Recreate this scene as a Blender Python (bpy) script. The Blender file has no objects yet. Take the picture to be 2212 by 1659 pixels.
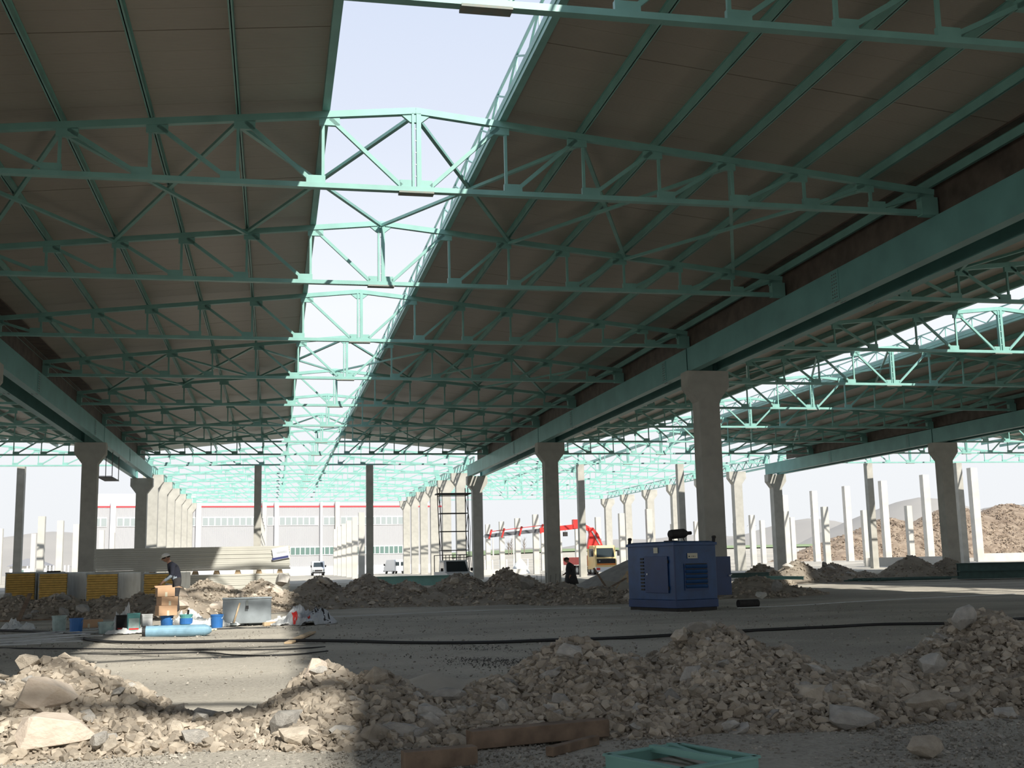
import bpy, bmesh, math, random
import numpy as np
from mathutils import Vector, Matrix, Euler

random.seed(7)
rng = np.random.default_rng(11)
S = bpy.context.scene
COL = S.collection

# ------------------------------------------------------------------ camera
FPX, YAW, PITCH, ROLL, CAMH = 2471.49, .20656, .15596, -.02193, 1.53
fw = Vector((math.sin(YAW)*math.cos(PITCH), math.cos(YAW)*math.cos(PITCH), math.sin(PITCH)))
rt = Vector((math.cos(YAW), -math.sin(YAW), 0))
up = rt.cross(fw)
c_, s_ = math.cos(ROLL), math.sin(ROLL)
rt, up = c_*rt + s_*up, -s_*rt + c_*up
cam = bpy.data.cameras.new('camera')
cam.sensor_width = 36; cam.lens = FPX/2212*36; cam.clip_start = .1; cam.clip_end = 9000
co = bpy.data.objects.new('camera', cam); COL.objects.link(co)
M = Matrix((rt, up, -fw)).transposed().to_4x4(); M.translation = (0, 0, CAMH)
co.matrix_world = M
S.camera = co

# ------------------------------------------------------------------ sky, sun, exposure
w = bpy.data.worlds.new('sky'); S.world = w; w.use_nodes = True
nt = w.node_tree; nt.nodes.clear()
out = nt.nodes.new('ShaderNodeOutputWorld'); bg = nt.nodes.new('ShaderNodeBackground')
tc = nt.nodes.new('ShaderNodeTexCoord'); sep = nt.nodes.new('ShaderNodeSeparateXYZ')
ramp = nt.nodes.new('ShaderNodeValToRGB')
ramp.color_ramp.elements[0].position = 0.0; ramp.color_ramp.elements[0].color = (.84, .86, .88, 1)
ramp.color_ramp.elements[1].position = .6; ramp.color_ramp.elements[1].color = (.58, .68, .88, 1)
e = ramp.color_ramp.elements.new(.22); e.color = (.90, .93, .98, 1)
e = ramp.color_ramp.elements.new(.36); e.color = (.74, .80, .93, 1)
nt.links.new(tc.outputs['Generated'], sep.inputs[0]); nt.links.new(sep.outputs['Z'], ramp.inputs[0])
nt.links.new(ramp.outputs[0], bg.inputs[0]); bg.inputs[1].default_value = 1.05
nt.links.new(bg.outputs[0], out.inputs[0])
sun = bpy.data.lights.new('sun', 'SUN'); sun.energy = 6.9; sun.angle = math.radians(.9); sun.color = (1, .96, .88)
so = bpy.data.objects.new('sun', sun); COL.objects.link(so)
SUND = Vector((-.385, 1.2, -1))
so.rotation_euler = SUND.to_track_quat('-Z', 'Y').to_euler()
so.location = (20, -40, 60)
S.view_settings.view_transform = 'Standard'; S.view_settings.look = 'None'
S.view_settings.exposure = 0.0; S.view_settings.gamma = 1; S.view_settings.use_curve_mapping = False

# ------------------------------------------------------------------ helpers
class MB:
    """collects shapes; build() links them as one mesh object"""
    def __init__(s): s.v = []; s.f = []; s.m = []
    def add(s, vs, fs, mi=0):
        b = len(s.v); s.v += [tuple(p) for p in vs]
        s.f += [tuple(b+i for i in f) for f in fs]; s.m += [mi]*len(fs); return s
    def box(s, c, d, R=None, mi=0):
        c = Vector(c); h = Vector(d)/2
        vs = [Vector((x*h.x, y*h.y, z*h.z)) for x in (-1, 1) for y in (-1, 1) for z in (-1, 1)]
        if R is not None: vs = [R @ p for p in vs]
        return s.add([c+p for p in vs], [(0,1,3,2),(4,6,7,5),(0,4,5,1),(2,3,7,6),(0,2,6,4),(1,5,7,3)], mi)
    def bx(s, a, b, mi=0):
        a, b = Vector(a), Vector(b); return s.box((a+b)/2, [abs(q) for q in (b-a)], None, mi)
    def bar(s, a, b, wd, ht, upv=(0,0,1), mi=0):
        a, b = Vector(a), Vector(b); d = b-a; L = d.length; d = d/L
        u = Vector(upv)
        if abs(d.dot(u)) > .98: u = Vector((0,1,0))
        x = d.cross(u).normalized(); z = x.cross(d)
        R = Matrix((x, d, z)).transposed()
        return s.box((a+b)/2, (wd, L, ht), R, mi)
    def tube(s, pts, r, n=8, mi=0, cap=True):
        pts = [Vector(p) for p in pts]; rs = r if isinstance(r, (list, tuple)) else [r]*len(pts)
        b = len(s.v); ref = None
        for i, p in enumerate(pts):
            d = (pts[min(i+1, len(pts)-1)]-pts[max(i-1, 0)]).normalized()
            if ref is None:
                ref = Vector((0,0,1)) if abs(d.z) < .9 else Vector((1,0,0))
            x = d.cross(ref).normalized(); y = d.cross(x); ref = -y if False else ref
            for k in range(n):
                a = 2*math.pi*k/n
                s.v.append(tuple(p + x*rs[i]*math.cos(a) + y*rs[i]*math.sin(a)))
        for i in range(len(pts)-1):
            for k in range(n):
                k2 = (k+1) % n
                s.f.append((b+i*n+k, b+i*n+k2, b+(i+1)*n+k2, b+(i+1)*n+k)); s.m.append(mi)
        if cap:
            s.f.append(tuple(b+k for k in range(n-1, -1, -1))); s.m.append(mi)
            s.f.append(tuple(b+(len(pts)-1)*n+k for k in range(n))); s.m.append(mi)
        return s
    def prism(s, poly, a, axis=1, b=None, mi=0):
        """poly: list of 2d points; extruded along axis from a to b"""
        n = len(poly); lo = []; hi = []
        for p, q in poly:
            for L, t in ((lo, a), (hi, b)):
                L.append({0:(t,p,q), 1:(p,t,q), 2:(p,q,t)}[axis])
        fs = [tuple(range(n)), tuple(range(2*n-1, n-1, -1))] + [(i, n+i, n+(i+1)%n, (i+1)%n) for i in range(n)]
        return s.add(lo+hi, fs, mi)
    def lathe(s, prof, o=(0,0,0), n=20, mi=0):
        b = len(s.v); o = Vector(o)
        for r, z in prof:
            for k in range(n):
                a = 2*math.pi*k/n; s.v.append((o.x+r*math.cos(a), o.y+r*math.sin(a), o.z+z))
        for i in range(len(prof)-1):
            for k in range(n):
                k2 = (k+1) % n
                s.f.append((b+i*n+k, b+i*n+k2, b+(i+1)*n+k2, b+(i+1)*n+k)); s.m.append(mi)
        s.f.append(tuple(b+k for k in range(n-1,-1,-1))); s.m.append(mi)
        s.f.append(tuple(b+(len(prof)-1)*n+k for k in range(n))); s.m.append(mi)
        return s
    def mesh(s, name, mats, smooth=False):
        me = bpy.data.meshes.new(name); me.from_pydata(s.v, [], s.f)
        for m in (mats if isinstance(mats, (list, tuple)) else [mats]): me.materials.append(m)
        me.polygons.foreach_set('material_index', s.m)
        bm = bmesh.new(); bm.from_mesh(me); bmesh.ops.recalc_face_normals(bm, faces=bm.faces[:]); bm.to_mesh(me); bm.free()
        if smooth: me.polygons.foreach_set('use_smooth', [True]*len(me.polygons))
        me.update(); return me
    def build(s, name, mats, parent=None, loc=(0,0,0), rot=(0,0,0), smooth=False, bevel=0):
        return mobj(name, s.mesh(name, mats, smooth), parent, loc, rot, bevel)

def mobj(name, me, parent=None, loc=(0,0,0), rot=(0,0,0), bevel=0, scale=None):
    o = bpy.data.objects.new(name, me); COL.objects.link(o)
    o.location = loc; o.rotation_euler = rot
    if scale is not None: o.scale = scale
    if parent is not None: o.parent = parent
    if bevel:
        b = o.modifiers.new('bevel', 'BEVEL'); b.width = bevel; b.segments = 2; b.limit_method = 'ANGLE'
    return o
def tag(o, label, cat=None, group=None, kind=None):
    if label: o['label'] = label
    if cat: o['category'] = cat
    if group: o['group'] = group
    if kind: o['kind'] = kind
    return o
def thing(name, label, cat, loc=(0,0,0), rz=0, group=None, kind=None):
    o = bpy.data.objects.new(name, None); COL.objects.link(o)
    o.empty_display_size = .2; o.location = loc; o.rotation_euler = (0,0,rz)
    return tag(o, label, cat, group, kind)
def clone(root, loc, rz=None, label=None, group=None):
    r = root.copy(); COL.objects.link(r); r.location = loc
    if rz is not None: r.rotation_euler = (0,0,rz)
    if label: r['label'] = label
    if group: r['group'] = group
    for ch in root.children:
        c = ch.copy(); COL.objects.link(c); c.parent = r
        for g in ch.children:
            d = g.copy(); COL.objects.link(d); d.parent = c
    return r

# ------------------------------------------------------------------ materials
MAT = {}
def mat(name, col, rough=.6, var=0, scale=3.0, col2=None, bump=0, bscale=30, metal=0, rnd=0, tint=False, detail=4, spec=None, trans=0):
    m = bpy.data.materials.new(name); m.use_nodes = True; MAT[name] = m
    n = m.node_tree.nodes; l = m.node_tree.links; p = n['Principled BSDF']
    p.inputs['Roughness'].default_value = rough; p.inputs['Metallic'].default_value = metal
    if spec is not None: p.inputs['Specular IOR Level'].default_value = spec
    if trans: p.inputs['Transmission Weight'].default_value = trans
    p.inputs['Base Color'].default_value = (*col, 1)
    tcn = n.new('ShaderNodeTexCoord'); src = None
    if var or col2:
        nz = n.new('ShaderNodeTexNoise'); nz.inputs['Scale'].default_value = scale; nz.inputs['Detail'].default_value = detail
        l.new(tcn.outputs['Object'], nz.inputs['Vector'])
        rp = n.new('ShaderNodeValToRGB'); rp.color_ramp.elements[0].position = .32; rp.color_ramp.elements[1].position = .68
        c2 = col2 if col2 else tuple(min(1, q*(1+var)) for q in col)
        c1 = col if col2 else tuple(q*(1-var) for q in col)
        rp.color_ramp.elements[0].color = (*c1, 1); rp.color_ramp.elements[1].color = (*c2, 1)
        l.new(nz.outputs['Fac'], rp.inputs[0]); src = rp.outputs[0]
    if rnd or tint:
        hv = n.new('ShaderNodeHueSaturation')
        if tint:
            at = n.new('ShaderNodeAttribute'); at.attribute_name = 'tint'; fac = at.outputs['Fac']
        else:
            oi = n.new('ShaderNodeObjectInfo'); fac = oi.outputs['Random']
        mr = n.new('ShaderNodeMapRange'); r_ = rnd if rnd else .35
        mr.inputs['To Min'].default_value = 1-r_; mr.inputs['To Max'].default_value = 1+r_
        l.new(fac, mr.inputs[0]); l.new(mr.outputs[0], hv.inputs['Value'])
        if src: l.new(src, hv.inputs['Color'])
        else: hv.inputs['Color'].default_value = (*col, 1)
        src = hv.outputs[0]
    if src: l.new(src, p.inputs['Base Color'])
    if bump:
        nb = n.new('ShaderNodeTexNoise'); nb.inputs['Scale'].default_value = bscale; nb.inputs['Detail'].default_value = 5
        l.new(tcn.outputs['Object'], nb.inputs['Vector'])
        bp = n.new('ShaderNodeBump'); bp.inputs['Strength'].default_value = bump; bp.inputs['Distance'].default_value = .02
        l.new(nb.outputs['Fac'], bp.inputs['Height']); l.new(bp.outputs[0], p.inputs['Normal'])
    return m
def stripes(m, axis, freq, strength=.5, dist=.01, dark=None):
    """ribbed sheet: fine relief from a wave texture along one axis (object space)"""
    n = m.node_tree.nodes; l = m.node_tree.links; p = n['Principled BSDF']
    t = n.new('ShaderNodeTexCoord'); wv = n.new('ShaderNodeTexWave'); wv.bands_direction = axis
    wv.inputs['Scale'].default_value = freq; wv.inputs['Distortion'].default_value = 0
    l.new(t.outputs['Object'], wv.inputs['Vector'])
    bp = n.new('ShaderNodeBump'); bp.inputs['Strength'].default_value = strength; bp.inputs['Distance'].default_value = dist
    l.new(wv.outputs['Fac'], bp.inputs['Height'])
    if p.inputs['Normal'].is_linked: l.new(p.inputs['Normal'].links[0].from_socket, bp.inputs['Normal'])
    l.new(bp.outputs[0], p.inputs['Normal'])
    return m

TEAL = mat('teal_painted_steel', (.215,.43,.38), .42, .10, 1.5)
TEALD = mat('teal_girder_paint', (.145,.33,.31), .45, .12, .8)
RUST = mat('rusty_steel', (.25,.12,.06), .8, .3, 8)
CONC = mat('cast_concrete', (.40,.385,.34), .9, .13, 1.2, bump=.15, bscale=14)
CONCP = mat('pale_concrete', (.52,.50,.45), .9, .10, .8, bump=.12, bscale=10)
ROOF = stripes(mat('roof_panel_underside', (.385,.335,.275), .45, .10, .35), 'Y', 5.0, .35, .01)
SUNBLOCK = mat('sun_block_skin', (.55,.56,.56), .5)
GUTTER = mat('dark_gutter_sheet', (.10,.075,.06), .7, .3, 2)
BOLT = mat('bolt_steel', (.30,.33,.32), .4, metal=.6)
STONE = mat('rubble_stone', (.34,.295,.235), .95, 0, 4.0, col2=(.47,.41,.335), bump=.5, bscale=22, rnd=.28)
STONEG = mat('grey_rubble_stone', (.30,.285,.26), .95, 0, 4.0, col2=(.43,.405,.365), bump=.5, bscale=22, rnd=.25)
STONEP = mat('pink_limestone', (.50,.42,.345), .95, 0, 3.0, col2=(.62,.54,.45), bump=.5, bscale=16, rnd=.1)
CHIPS = mat('stone_chips', (.27,.23,.18), .95, 0, 3.0, col2=(.41,.355,.285), bump=.3, bscale=30, tint=True)
CHIPSG = mat('gravel_chips', (.235,.218,.19), .95, 0, 3.0, col2=(.37,.342,.295), tint=True)
HEAP = mat('rubble_earth', (.24,.20,.155), 1.0, 0, 2.2, col2=(.36,.305,.24), bump=1.0, bscale=30)
HEAPD = mat('dark_rubble_earth', (.215,.18,.14), 1.0, 0, 1.5, col2=(.34,.295,.235), bump=1.0, bscale=12)
BROWN = mat('brown_excavated_earth', (.14,.10,.07), 1.0, 0, .6, col2=(.30,.235,.17), bump=1.0, bscale=4, detail=8)
SANDP = mat('grey_sand', (.38,.37,.35), 1.0, .12, 3, bump=.3, bscale=40)
WOOD = mat('weathered_timber', (.13,.09,.062), .8, 0, 6, col2=(.25,.175,.12), bump=.3, bscale=20)
WOODL = mat('pale_timber', (.50,.37,.23), .8, .2, 8, bump=.2, bscale=20)
BLUE = mat('blue_enamel', (.016,.066,.185), .38, .18, 2.5)
BLUED = mat('deep_blue_enamel', (.010,.040,.135), .4, .12, 2)
BLACK = mat('black_rubber', (.016,.016,.017), .6)
SOOT = mat('sooty_iron', (.025,.022,.02), .75, .3, 10)
WHITEP = mat('white_paint', (.80,.80,.79), .5)
CREAM = mat('cream_plate', (.62,.58,.44), .5)
GLASS = mat('dark_glass', (.03,.04,.045), .08)
GALV = mat('galvanised_sheet', (.36,.40,.42), .38, .18, 3.0, metal=.55)
CARD = mat('cardboard', (.52,.33,.20), .85, .08, 4)
PLASTIC = mat('white_plastic_sheet', (.58,.59,.58), .4, .08, 3, bump=1.0, bscale=5)
TARP = mat('pale_grey_tarp', (.46,.48,.50), .5, .12, 3, bump=1.0, bscale=5)
RED = mat('red_enamel', (.62,.035,.03), .4, .08, 2)
YELL = mat('cab_yellow', (.78,.58,.26), .4, .05, 2)
FOAM = stripes(mat('yellow_foam_edge', (.74,.47,.13), .85, .12, 6), 'Z', 6.0, .8, .02)
WRAP = mat('grey_film_wrap', (.40,.42,.42), .3, .2, 1.5, bump=.5, bscale=5)
SHEETM = stripes(mat('panel_stack_sheet', (.50,.49,.44), .5, .05, 1), 'Z', 5.5, .9, .03)
CYL = mat('pale_blue_cylinder', (.20,.35,.45), .4, .15, 5)
BUCKB = mat('blue_bucket', (.03,.15,.42), .4, .1, 4)
BUCKG = mat('grey_green_bucket', (.33,.43,.41), .4, .2, 6)
TEALBOX = mat('teal_tin', (.10,.33,.32), .4, .2, 5)
NAVY = mat('navy_cloth', (.012,.014,.024), .95, .2, 6)
CHAR = mat('charcoal_cloth', (.035,.033,.034), .95, .2, 6)
SKIN = mat('skin', (.36,.20,.13), .6)
CAPM = mat('pale_cap_cloth', (.82,.78,.70), .9)
HAIR = mat('dark_hair', (.015,.012,.01), .8)
SLEEVE = mat('grey_sleeve_patch', (.24,.28,.32), .9)
HILL = mat('dry_hazy_hillside', (.24,.23,.215), 1.0, 0, .004, col2=(.33,.31,.28), detail=8)  # dry earth tone kept pale, standing in for distance haze
FIELD = mat('green_field', (.20,.26,.13), 1.0, .2, .02)
FACADE = stripes(mat('white_cladding', (.47,.47,.48), .5), 'X', 2.2, .7, .10)
PILW = mat('white_pilaster', (.66,.66,.66), .5)
PANE = mat('pale_window_pane', (.30,.335,.335), .3)
PANED = mat('green_window_pane', (.13,.20,.18), .1)
REDL = mat('red_parapet', (.68,.05,.06), .5)
ROOFG = mat('grey_house_roof', (.22,.22,.23), .8)
SCAF = mat('scaffold_tube', (.09,.085,.08), .6)
DKSTEEL = mat('dark_green_steel', (.035,.085,.075), .55, .2, 3)
LEAFG = mat('bare_twigs', (.20,.17,.14), 1.0)
INK = mat('dark_blue_print', (.03,.04,.14), .6)

def ground_mat():
    m = bpy.data.materials.new('site_ground'); m.use_nodes = True
    n = m.node_tree.nodes; l = m.node_tree.links; p = n['Principled BSDF']; p.inputs['Roughness'].default_value = 1
    p.inputs['Specular IOR Level'].default_value = .15
    t = n.new('ShaderNodeTexCoord')
    def noise(sc, det=5, vec=None):
        q = n.new('ShaderNodeTexNoise'); q.inputs['Scale'].default_value = sc; q.inputs['Detail'].default_value = det
        l.new(vec if vec else t.outputs['Object'], q.inputs['Vector']); return q.outputs['Fac']
    def rampc(f, a, b, p0=.35, p1=.65):
        r = n.new('ShaderNodeValToRGB'); r.color_ramp.elements[0].position = p0; r.color_ramp.elements[1].position = p1
        r.color_ramp.elements[0].color = (*a, 1); r.color_ramp.elements[1].color = (*b, 1); l.new(f, r.inputs[0]); return r.outputs[0]
    def mix(f, a, b):
        x = n.new('ShaderNodeMix'); x.data_type = 'RGBA'; l.new(f, x.inputs[0]); l.new(a, x.inputs[6]); l.new(b, x.inputs[7]); return x.outputs[2]
    mp = n.new('ShaderNodeMapping'); mp.inputs['Scale'].default_value = (.16, .34, 1); l.new(t.outputs['Object'], mp.inputs['Vector'])
    big = rampc(noise(1.0, 6, mp.outputs[0]), (.12,.12,.12), (.85,.85,.85), .38, .66)
    grav = rampc(noise(26, 4), (.225,.208,.178), (.42,.39,.335), .30, .70)
    dust = rampc(noise(7, 6), (.46,.425,.355), (.58,.535,.455), .3, .7)
    l.new(mix(big, grav, dust), p.inputs['Base Color'])
    bp = n.new('ShaderNodeBump'); bp.inputs['Strength'].default_value = .7; bp.inputs['Distance'].default_value = .03
    l.new(noise(22, 6), bp.inputs['Height']); l.new(bp.outputs[0], p.inputs['Normal'])
    return m
GROUND = ground_mat()

# ------------------------------------------------------------------ ground
def sstep(a, b, x):
    t = np.clip((np.asarray(x, float)-a)/(b-a), 0, 1); return t*t*(3-2*t)
def gz(x, y):
    return .45*sstep(80, 150, y) + .45*sstep(48, 80, x)*sstep(70, 112, y) + 5.0*sstep(185, 380, y)*sstep(15, 60, x)
def grid_obj(name, xs, ys, fz, m):
    X, Y = np.meshgrid(xs, ys); Z = fz(X, Y); nx, ny = len(xs), len(ys)
    V = np.stack([X, Y, Z], -1).reshape(-1, 3)
    i = np.arange(nx-1)[None, :] + nx*np.arange(ny-1)[:, None]; i = i.ravel()
    F = np.stack([i, i+1, i+nx+1, i+nx], -1)
    me = bpy.data.meshes.new(name); me.vertices.add(len(V)); me.vertices.foreach_set('co', V.ravel())
    me.loops.add(F.size); me.loops.foreach_set('vertex_index', F.ravel()); me.polygons.add(len(F))
    me.polygons.foreach_set('loop_start', np.arange(0, F.size, 4)); me.polygons.foreach_set('loop_total', np.full(len(F), 4))
    me.polygons.foreach_set('use_smooth', np.ones(len(F), bool))
    me.update(calc_edges=True); me.validate(); me.materials.append(m)
    return mobj(name, me)
def wob(x, y, s=0): return np.sin(x*1.3+s)*np.cos(y*1.1-s*2) + .5*np.sin(x*2.9+y*2.1+s) + .3*np.cos(x*5.3-y*4.7+2*s)
xs = np.unique(np.concatenate([np.linspace(-1200,-60,20), np.arange(-60,-14,3), np.arange(-14,24,.5), np.arange(24,110,3), np.linspace(110,1800,25)]))
ys = np.unique(np.concatenate([np.linspace(-90,0,16), np.arange(0,62,.5), np.arange(62,190,3), np.linspace(190,1800,25)]))
def floorz(X, Y): return gz(X, Y) + .018*wob(X, Y)*(np.abs(X) < 60)*(Y < 120)
tag(grid_obj('floor', xs, ys, floorz, GROUND), 'bare gravel and dust ground of the building site', 'ground', kind='structure')

# ------------------------------------------------------------------ steel hall
RX, BAY, Y0, DY, ZB = 3.5, 30.7, 18.2, 10.0, 11.02
NX = [0, 2.37, 4.48, 6.59, 8.69, 10.8, 12.8, 14.65]
ZP, SL = 2.28, .1034
def ztop(x): return ZP - SL*abs(x)         # top edge of the top chord above ZB
TR = {}
GALV2 = mat('stained_splice_steel', (.17,.23,.205), .6, 0, 6, col2=(.24,.22,.18))
def tr_mesh(key, mb, m=TEAL): TR[key] = mb.mesh(key, m); return TR[key]
tr_mesh('bottom_chord', MB().bx((-14.75,-.1,0), (14.75,.1,.13)))
tr_mesh('splice_plate', MB().bx((-.45,-.14,-.05), (.45,.14,0)), GALV2)
for s, nme in ((-1, 'L'), (1, 'R')):
    a, b = Vector((0,0,ZP-.085)), Vector((s*14.75,0,ztop(14.75)-.085))
    tr_mesh('top_chord'+nme, MB().bar(a, b, .16, .17))
for s, nme in ((-1,'L'), (1,'R')):
    tr_mesh('king_post'+nme, MB().bx((s*.06-.045,-.08,.13), (s*.06+.045+s*.03,.08,ZP-.16)))
tr_mesh('king_bolts', MB(), BOLT) if False else None
mb = MB()
for i in range(5): mb.box((0,-.04,.42+i*.32), (.028,.03,.028))
tr_mesh('king_bolts', mb, WHITEP)
for s in (-1, 1):
    for j in range(1, 8):
        x = s*NX[j]
        tr_mesh(f'vertical{s*j}', MB().bar((x,0,.12), (x,0,ztop(x)-.15), .075, .075))
        xb = s*NX[j-1] if j > 1 else s*.14
        a, b = Vector((x-s*.18,0,ztop(x)-.17)), Vector((xb+s*.24,0,.16))
        tr_mesh(f'diagonal{s*j}', MB().bar(a, b, .10, .10, (0,1,0)))
        tr_mesh(f'gtop{s*j}', MB().bx((x-s*.42,-.05,ztop(x)-.36), (x+s*.10,.05,ztop(x)-.15)))
        if j > 1: tr_mesh(f'gbot{s*j}', MB().bx((s*NX[j-1]-s*.06,-.06,.12), (s*NX[j-1]+s*.42,.06,.33)))
    tr_mesh(f'gking{s}', MB().bx((s*.12,-.05,.12), (s*.42,.05,.32)))
    tr_mesh(f'gpeak{s}', MB().prism([(0,ZP-.15),(s*.42,ZP-.17),(s*.14,ZP-.40),(0,ZP-.40)], -.05, 1, .05))
    tr_mesh(f'seat{s}', MB().bx((s*14.3,-.14,-.02), (s*14.8,.14,.5)))
def merged(keys, m, name):
    mb = MB()
    for k in keys:
        me = TR[k]; mb.add([v.co for v in me.vertices], [tuple(p.vertices) for p in me.polygons])
    return mb.mesh(name, m)
GK = [k for k in TR if k[0] == 'g']
WK = [k for k in TR if k.startswith(('vertical','diagonal'))]
TR['ALLG'] = merged(GK, TEAL, 'gusset_plates'); TR['ALLW'] = merged(WK, TEAL, 'web_members')
TR['TOPALL'] = merged(['top_chordL','top_chordR'], TEAL, 'top_chord')
TR['KINGALL'] = merged(['king_postL','king_postR'], TEAL, 'king_post')
def truss(x, k, level, label, group):
    t = thing('roof_truss', label, 'roof truss', (x, Y0+DY*k, ZB), 0, group)
    mobj('bottom_chord', TR['bottom_chord'], t)
    if level >= 1:
        mobj('top_chord', TR['top_chordL'], t); mobj('top_chord', TR['top_chordR'], t)
        mobj('king_post', TR['king_postL'], t); mobj('king_post', TR['king_postR'], t)
        mobj('splice_plate', TR['splice_plate'], t)
        for q in WK: mobj('vertical' if q[0] == 'v' else 'diagonal', TR[q], t)
    else:
        mobj('top_chord', TR['TOPALL'], t); mobj('king_post', TR['KINGALL'], t)
        tag(mobj('web_members', TR['ALLW'], t), None, kind='stuff')
    if level >= 2:
        for q in GK: mobj('gusset_plate', TR[q], t)
        tag(mobj('bolt_row', TR['king_bolts'], t), None, kind='stuff')
    else: tag(mobj('gusset_plates', TR['ALLG'], t), None, kind='stuff')
    for s in (-1, 1): mobj('end_seat', TR[f'seat{s}'], t)
    return t
ORD = ['','first','second','third','fourth','fifth','sixth','seventh','eighth','ninth','tenth','eleventh']
def tlab(bay, k):
    if k == 9: return f'teal steel truss of the {bay} bay standing right above the line of plain square columns'
    if k < 9: return f'teal roof truss of the {bay} bay, {ORD[9-k]} inward from the line of plain square columns'
    return f'bare sunlit teal truss of the {bay} bay, {ORD[k-9]} beyond the line of plain square columns'
for k in range(-2, 16): truss(RX, k, 2 if 0 <= k <= 7 else (1 if 7 < k < 13 else 0), tlab('middle', k), 'trusses of the middle bay')
for k in range(1, 16): truss(RX+BAY, k, 2 if 2 < k < 7 else (1 if 2 < k < 10 else 0), tlab('right', k), 'trusses of the right bay')
for k in range(3, 10): truss(RX-BAY, k, 1 if k > 5 else 0, tlab('left', k), 'trusses of the left bay')
for k in range(4, 10): truss(RX+2*BAY, k, 1 if k > 6 else 0, tlab('outermost', k), 'trusses of the outermost bay')

# roof slopes: purlins, sandwich panels, skylight edge, kerb lattice
def panel_mesh(width, key):
    # local: x from skylight edge (0) outwards, y from 0 to width, underside z=0 at x=0 falling with the slope
    L = 14.95-2.25
    return MB().add([(0,0,0),(L,0,-SL*L),(L,width,-SL*L),(0,width,0),(0,0,.07),(L,0,.07-SL*L),(L,width,.07-SL*L),(0,width,.07)],
        [(0,3,2,1),(4,5,6,7),(0,1,5,4),(1,2,6,5),(2,3,7,6),(3,0,4,7)]).mesh(key, ROOF)
P1 = panel_mesh(.992, 'roof_panel'); P1S = panel_mesh(.965, 'roof_panel_short')
def slope(rx, s, y0, yend, ypan, label, yback=-45, nopan=(), ypur=108.5, yedge=158.4):
    r = thing('roof_slope', label, 'roof', (rx, 0, ZB), 0, None, 'structure')
    zp = .28                                     # purlin depth
    z0 = ztop(2.25) + zp
    flip = (s < 0)
    def place(name, me, y):
        o = mobj(name, me, r, (s*2.25, y, z0))
        if flip: o.scale = (-1, 1, 1)
        return o
    yy = ypan
    while yy < yend-.01:
        if round(yy) not in nopan:
            place('roof_panel', P1S if (round(yy-23) % 10 == 0) else P1, yy)
        yy += 1
    back = panel_mesh(ypan-yback, 'roof_panel_run'); place('roof_panel', back, yback)
    # unseen sheet added above the panels so no sun leaks through the joints
    L = 14.95-2.25
    mbs = MB().add([(0,yback,.075),(L,yback,.075-SL*L),(L,yend,.075-SL*L),(0,yend,.075),(0,yback,.10),(L,yback,.10-SL*L),(L,yend,.10-SL*L),(0,yend,.10)],
        [(0,3,2,1),(4,5,6,7),(0,1,5,4),(1,2,6,5),(2,3,7,6),(3,0,4,7)])
    place('sun_block_sheet', mbs.mesh('sun_block_sheet', SUNBLOCK), 0)
    for j in range(2, 8):
        x = s*(NX[j] - (.05 if j == 7 else 0)); z = ztop(x)
        mb = MB().bx((x-.012,yback,z), (x+.012,ypur,z+zp-.01))
        mb.bx((x-.05,yback,z), (x+.05,ypur,z+.012)).bx((x-.05,yback,z+zp-.022), (x+.05,ypur,z+zp-.01))
        mb.build('purlin', TEAL, r)
        # cleats on every truss
    x = s*2.3; z = ztop(x)
    MB().bx((x-.09,yback,z), (x+.09,yedge,z+.26)).build('skylight_edge_beam', TEAL, r)
    MB().bx((x-s*.10-.015,yback,z+.14), (x-s*.10+.015,yend,z+.33)).build('edge_flashing', TEAL, r)
    mb = MB()
    for zz in (z+.36, z+.95): mb.bx((x-.03,yback,zz), (x+.03,yend,zz+.06))
    mb.build('kerb_rail', TEAL, r)
    mb = MB(); yv = max(yback, 0); i = 0
    while yv < yend-1.6:
        a, b = (z+.40, z+.96) if i % 2 == 0 else (z+.96, z+.40)
        mb.bar((x,yv,a), (x,yv+1.25,b), .05, .05); 
        if i % 2: mb.bar((x,yv,z+.40), (x,yv,z+.96), .045, .045)
        yv += 1.25; i += 1
    tag(mb.build('kerb_lattice', TEAL, r), None, kind='stuff')
    return r
slope(RX, -1, 0, 105.4, 9, 'ribbed roof slope on the left of the open ridge strip of the middle bay')
slope(RX, 1, 0, 105.4, 9, 'ribbed roof slope on the right of the open ridge strip of the middle bay')
slope(RX+BAY, -1, 0, 103, 36, 'ribbed roof slope of the right bay next to the long double girder')
slope(RX+BAY, 1, 0, 102, 46, 'ribbed roof slope of the right bay sinking to the far girder row', nopan=(95,))
slope(RX-BAY, 1, 0, 105, 66, 'ribbed roof slope of the left bay next to the left double girder', ypur=105.5, yedge=105.5)
slope(RX-BAY, -1, 0, 105, 96, 'outer roof slope of the left bay', ypur=105.5, yedge=105.5)
slope(RX+2*BAY, -1, 0, 103, 76, 'ribbed roof slope of the outermost bay next to the far girder row', nopan=(93,94,97))
slope(RX+2*BAY, 1, 0, 102, 92, 'outer roof slope of the outermost bay', ypur=105.5, yedge=105.5)

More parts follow.
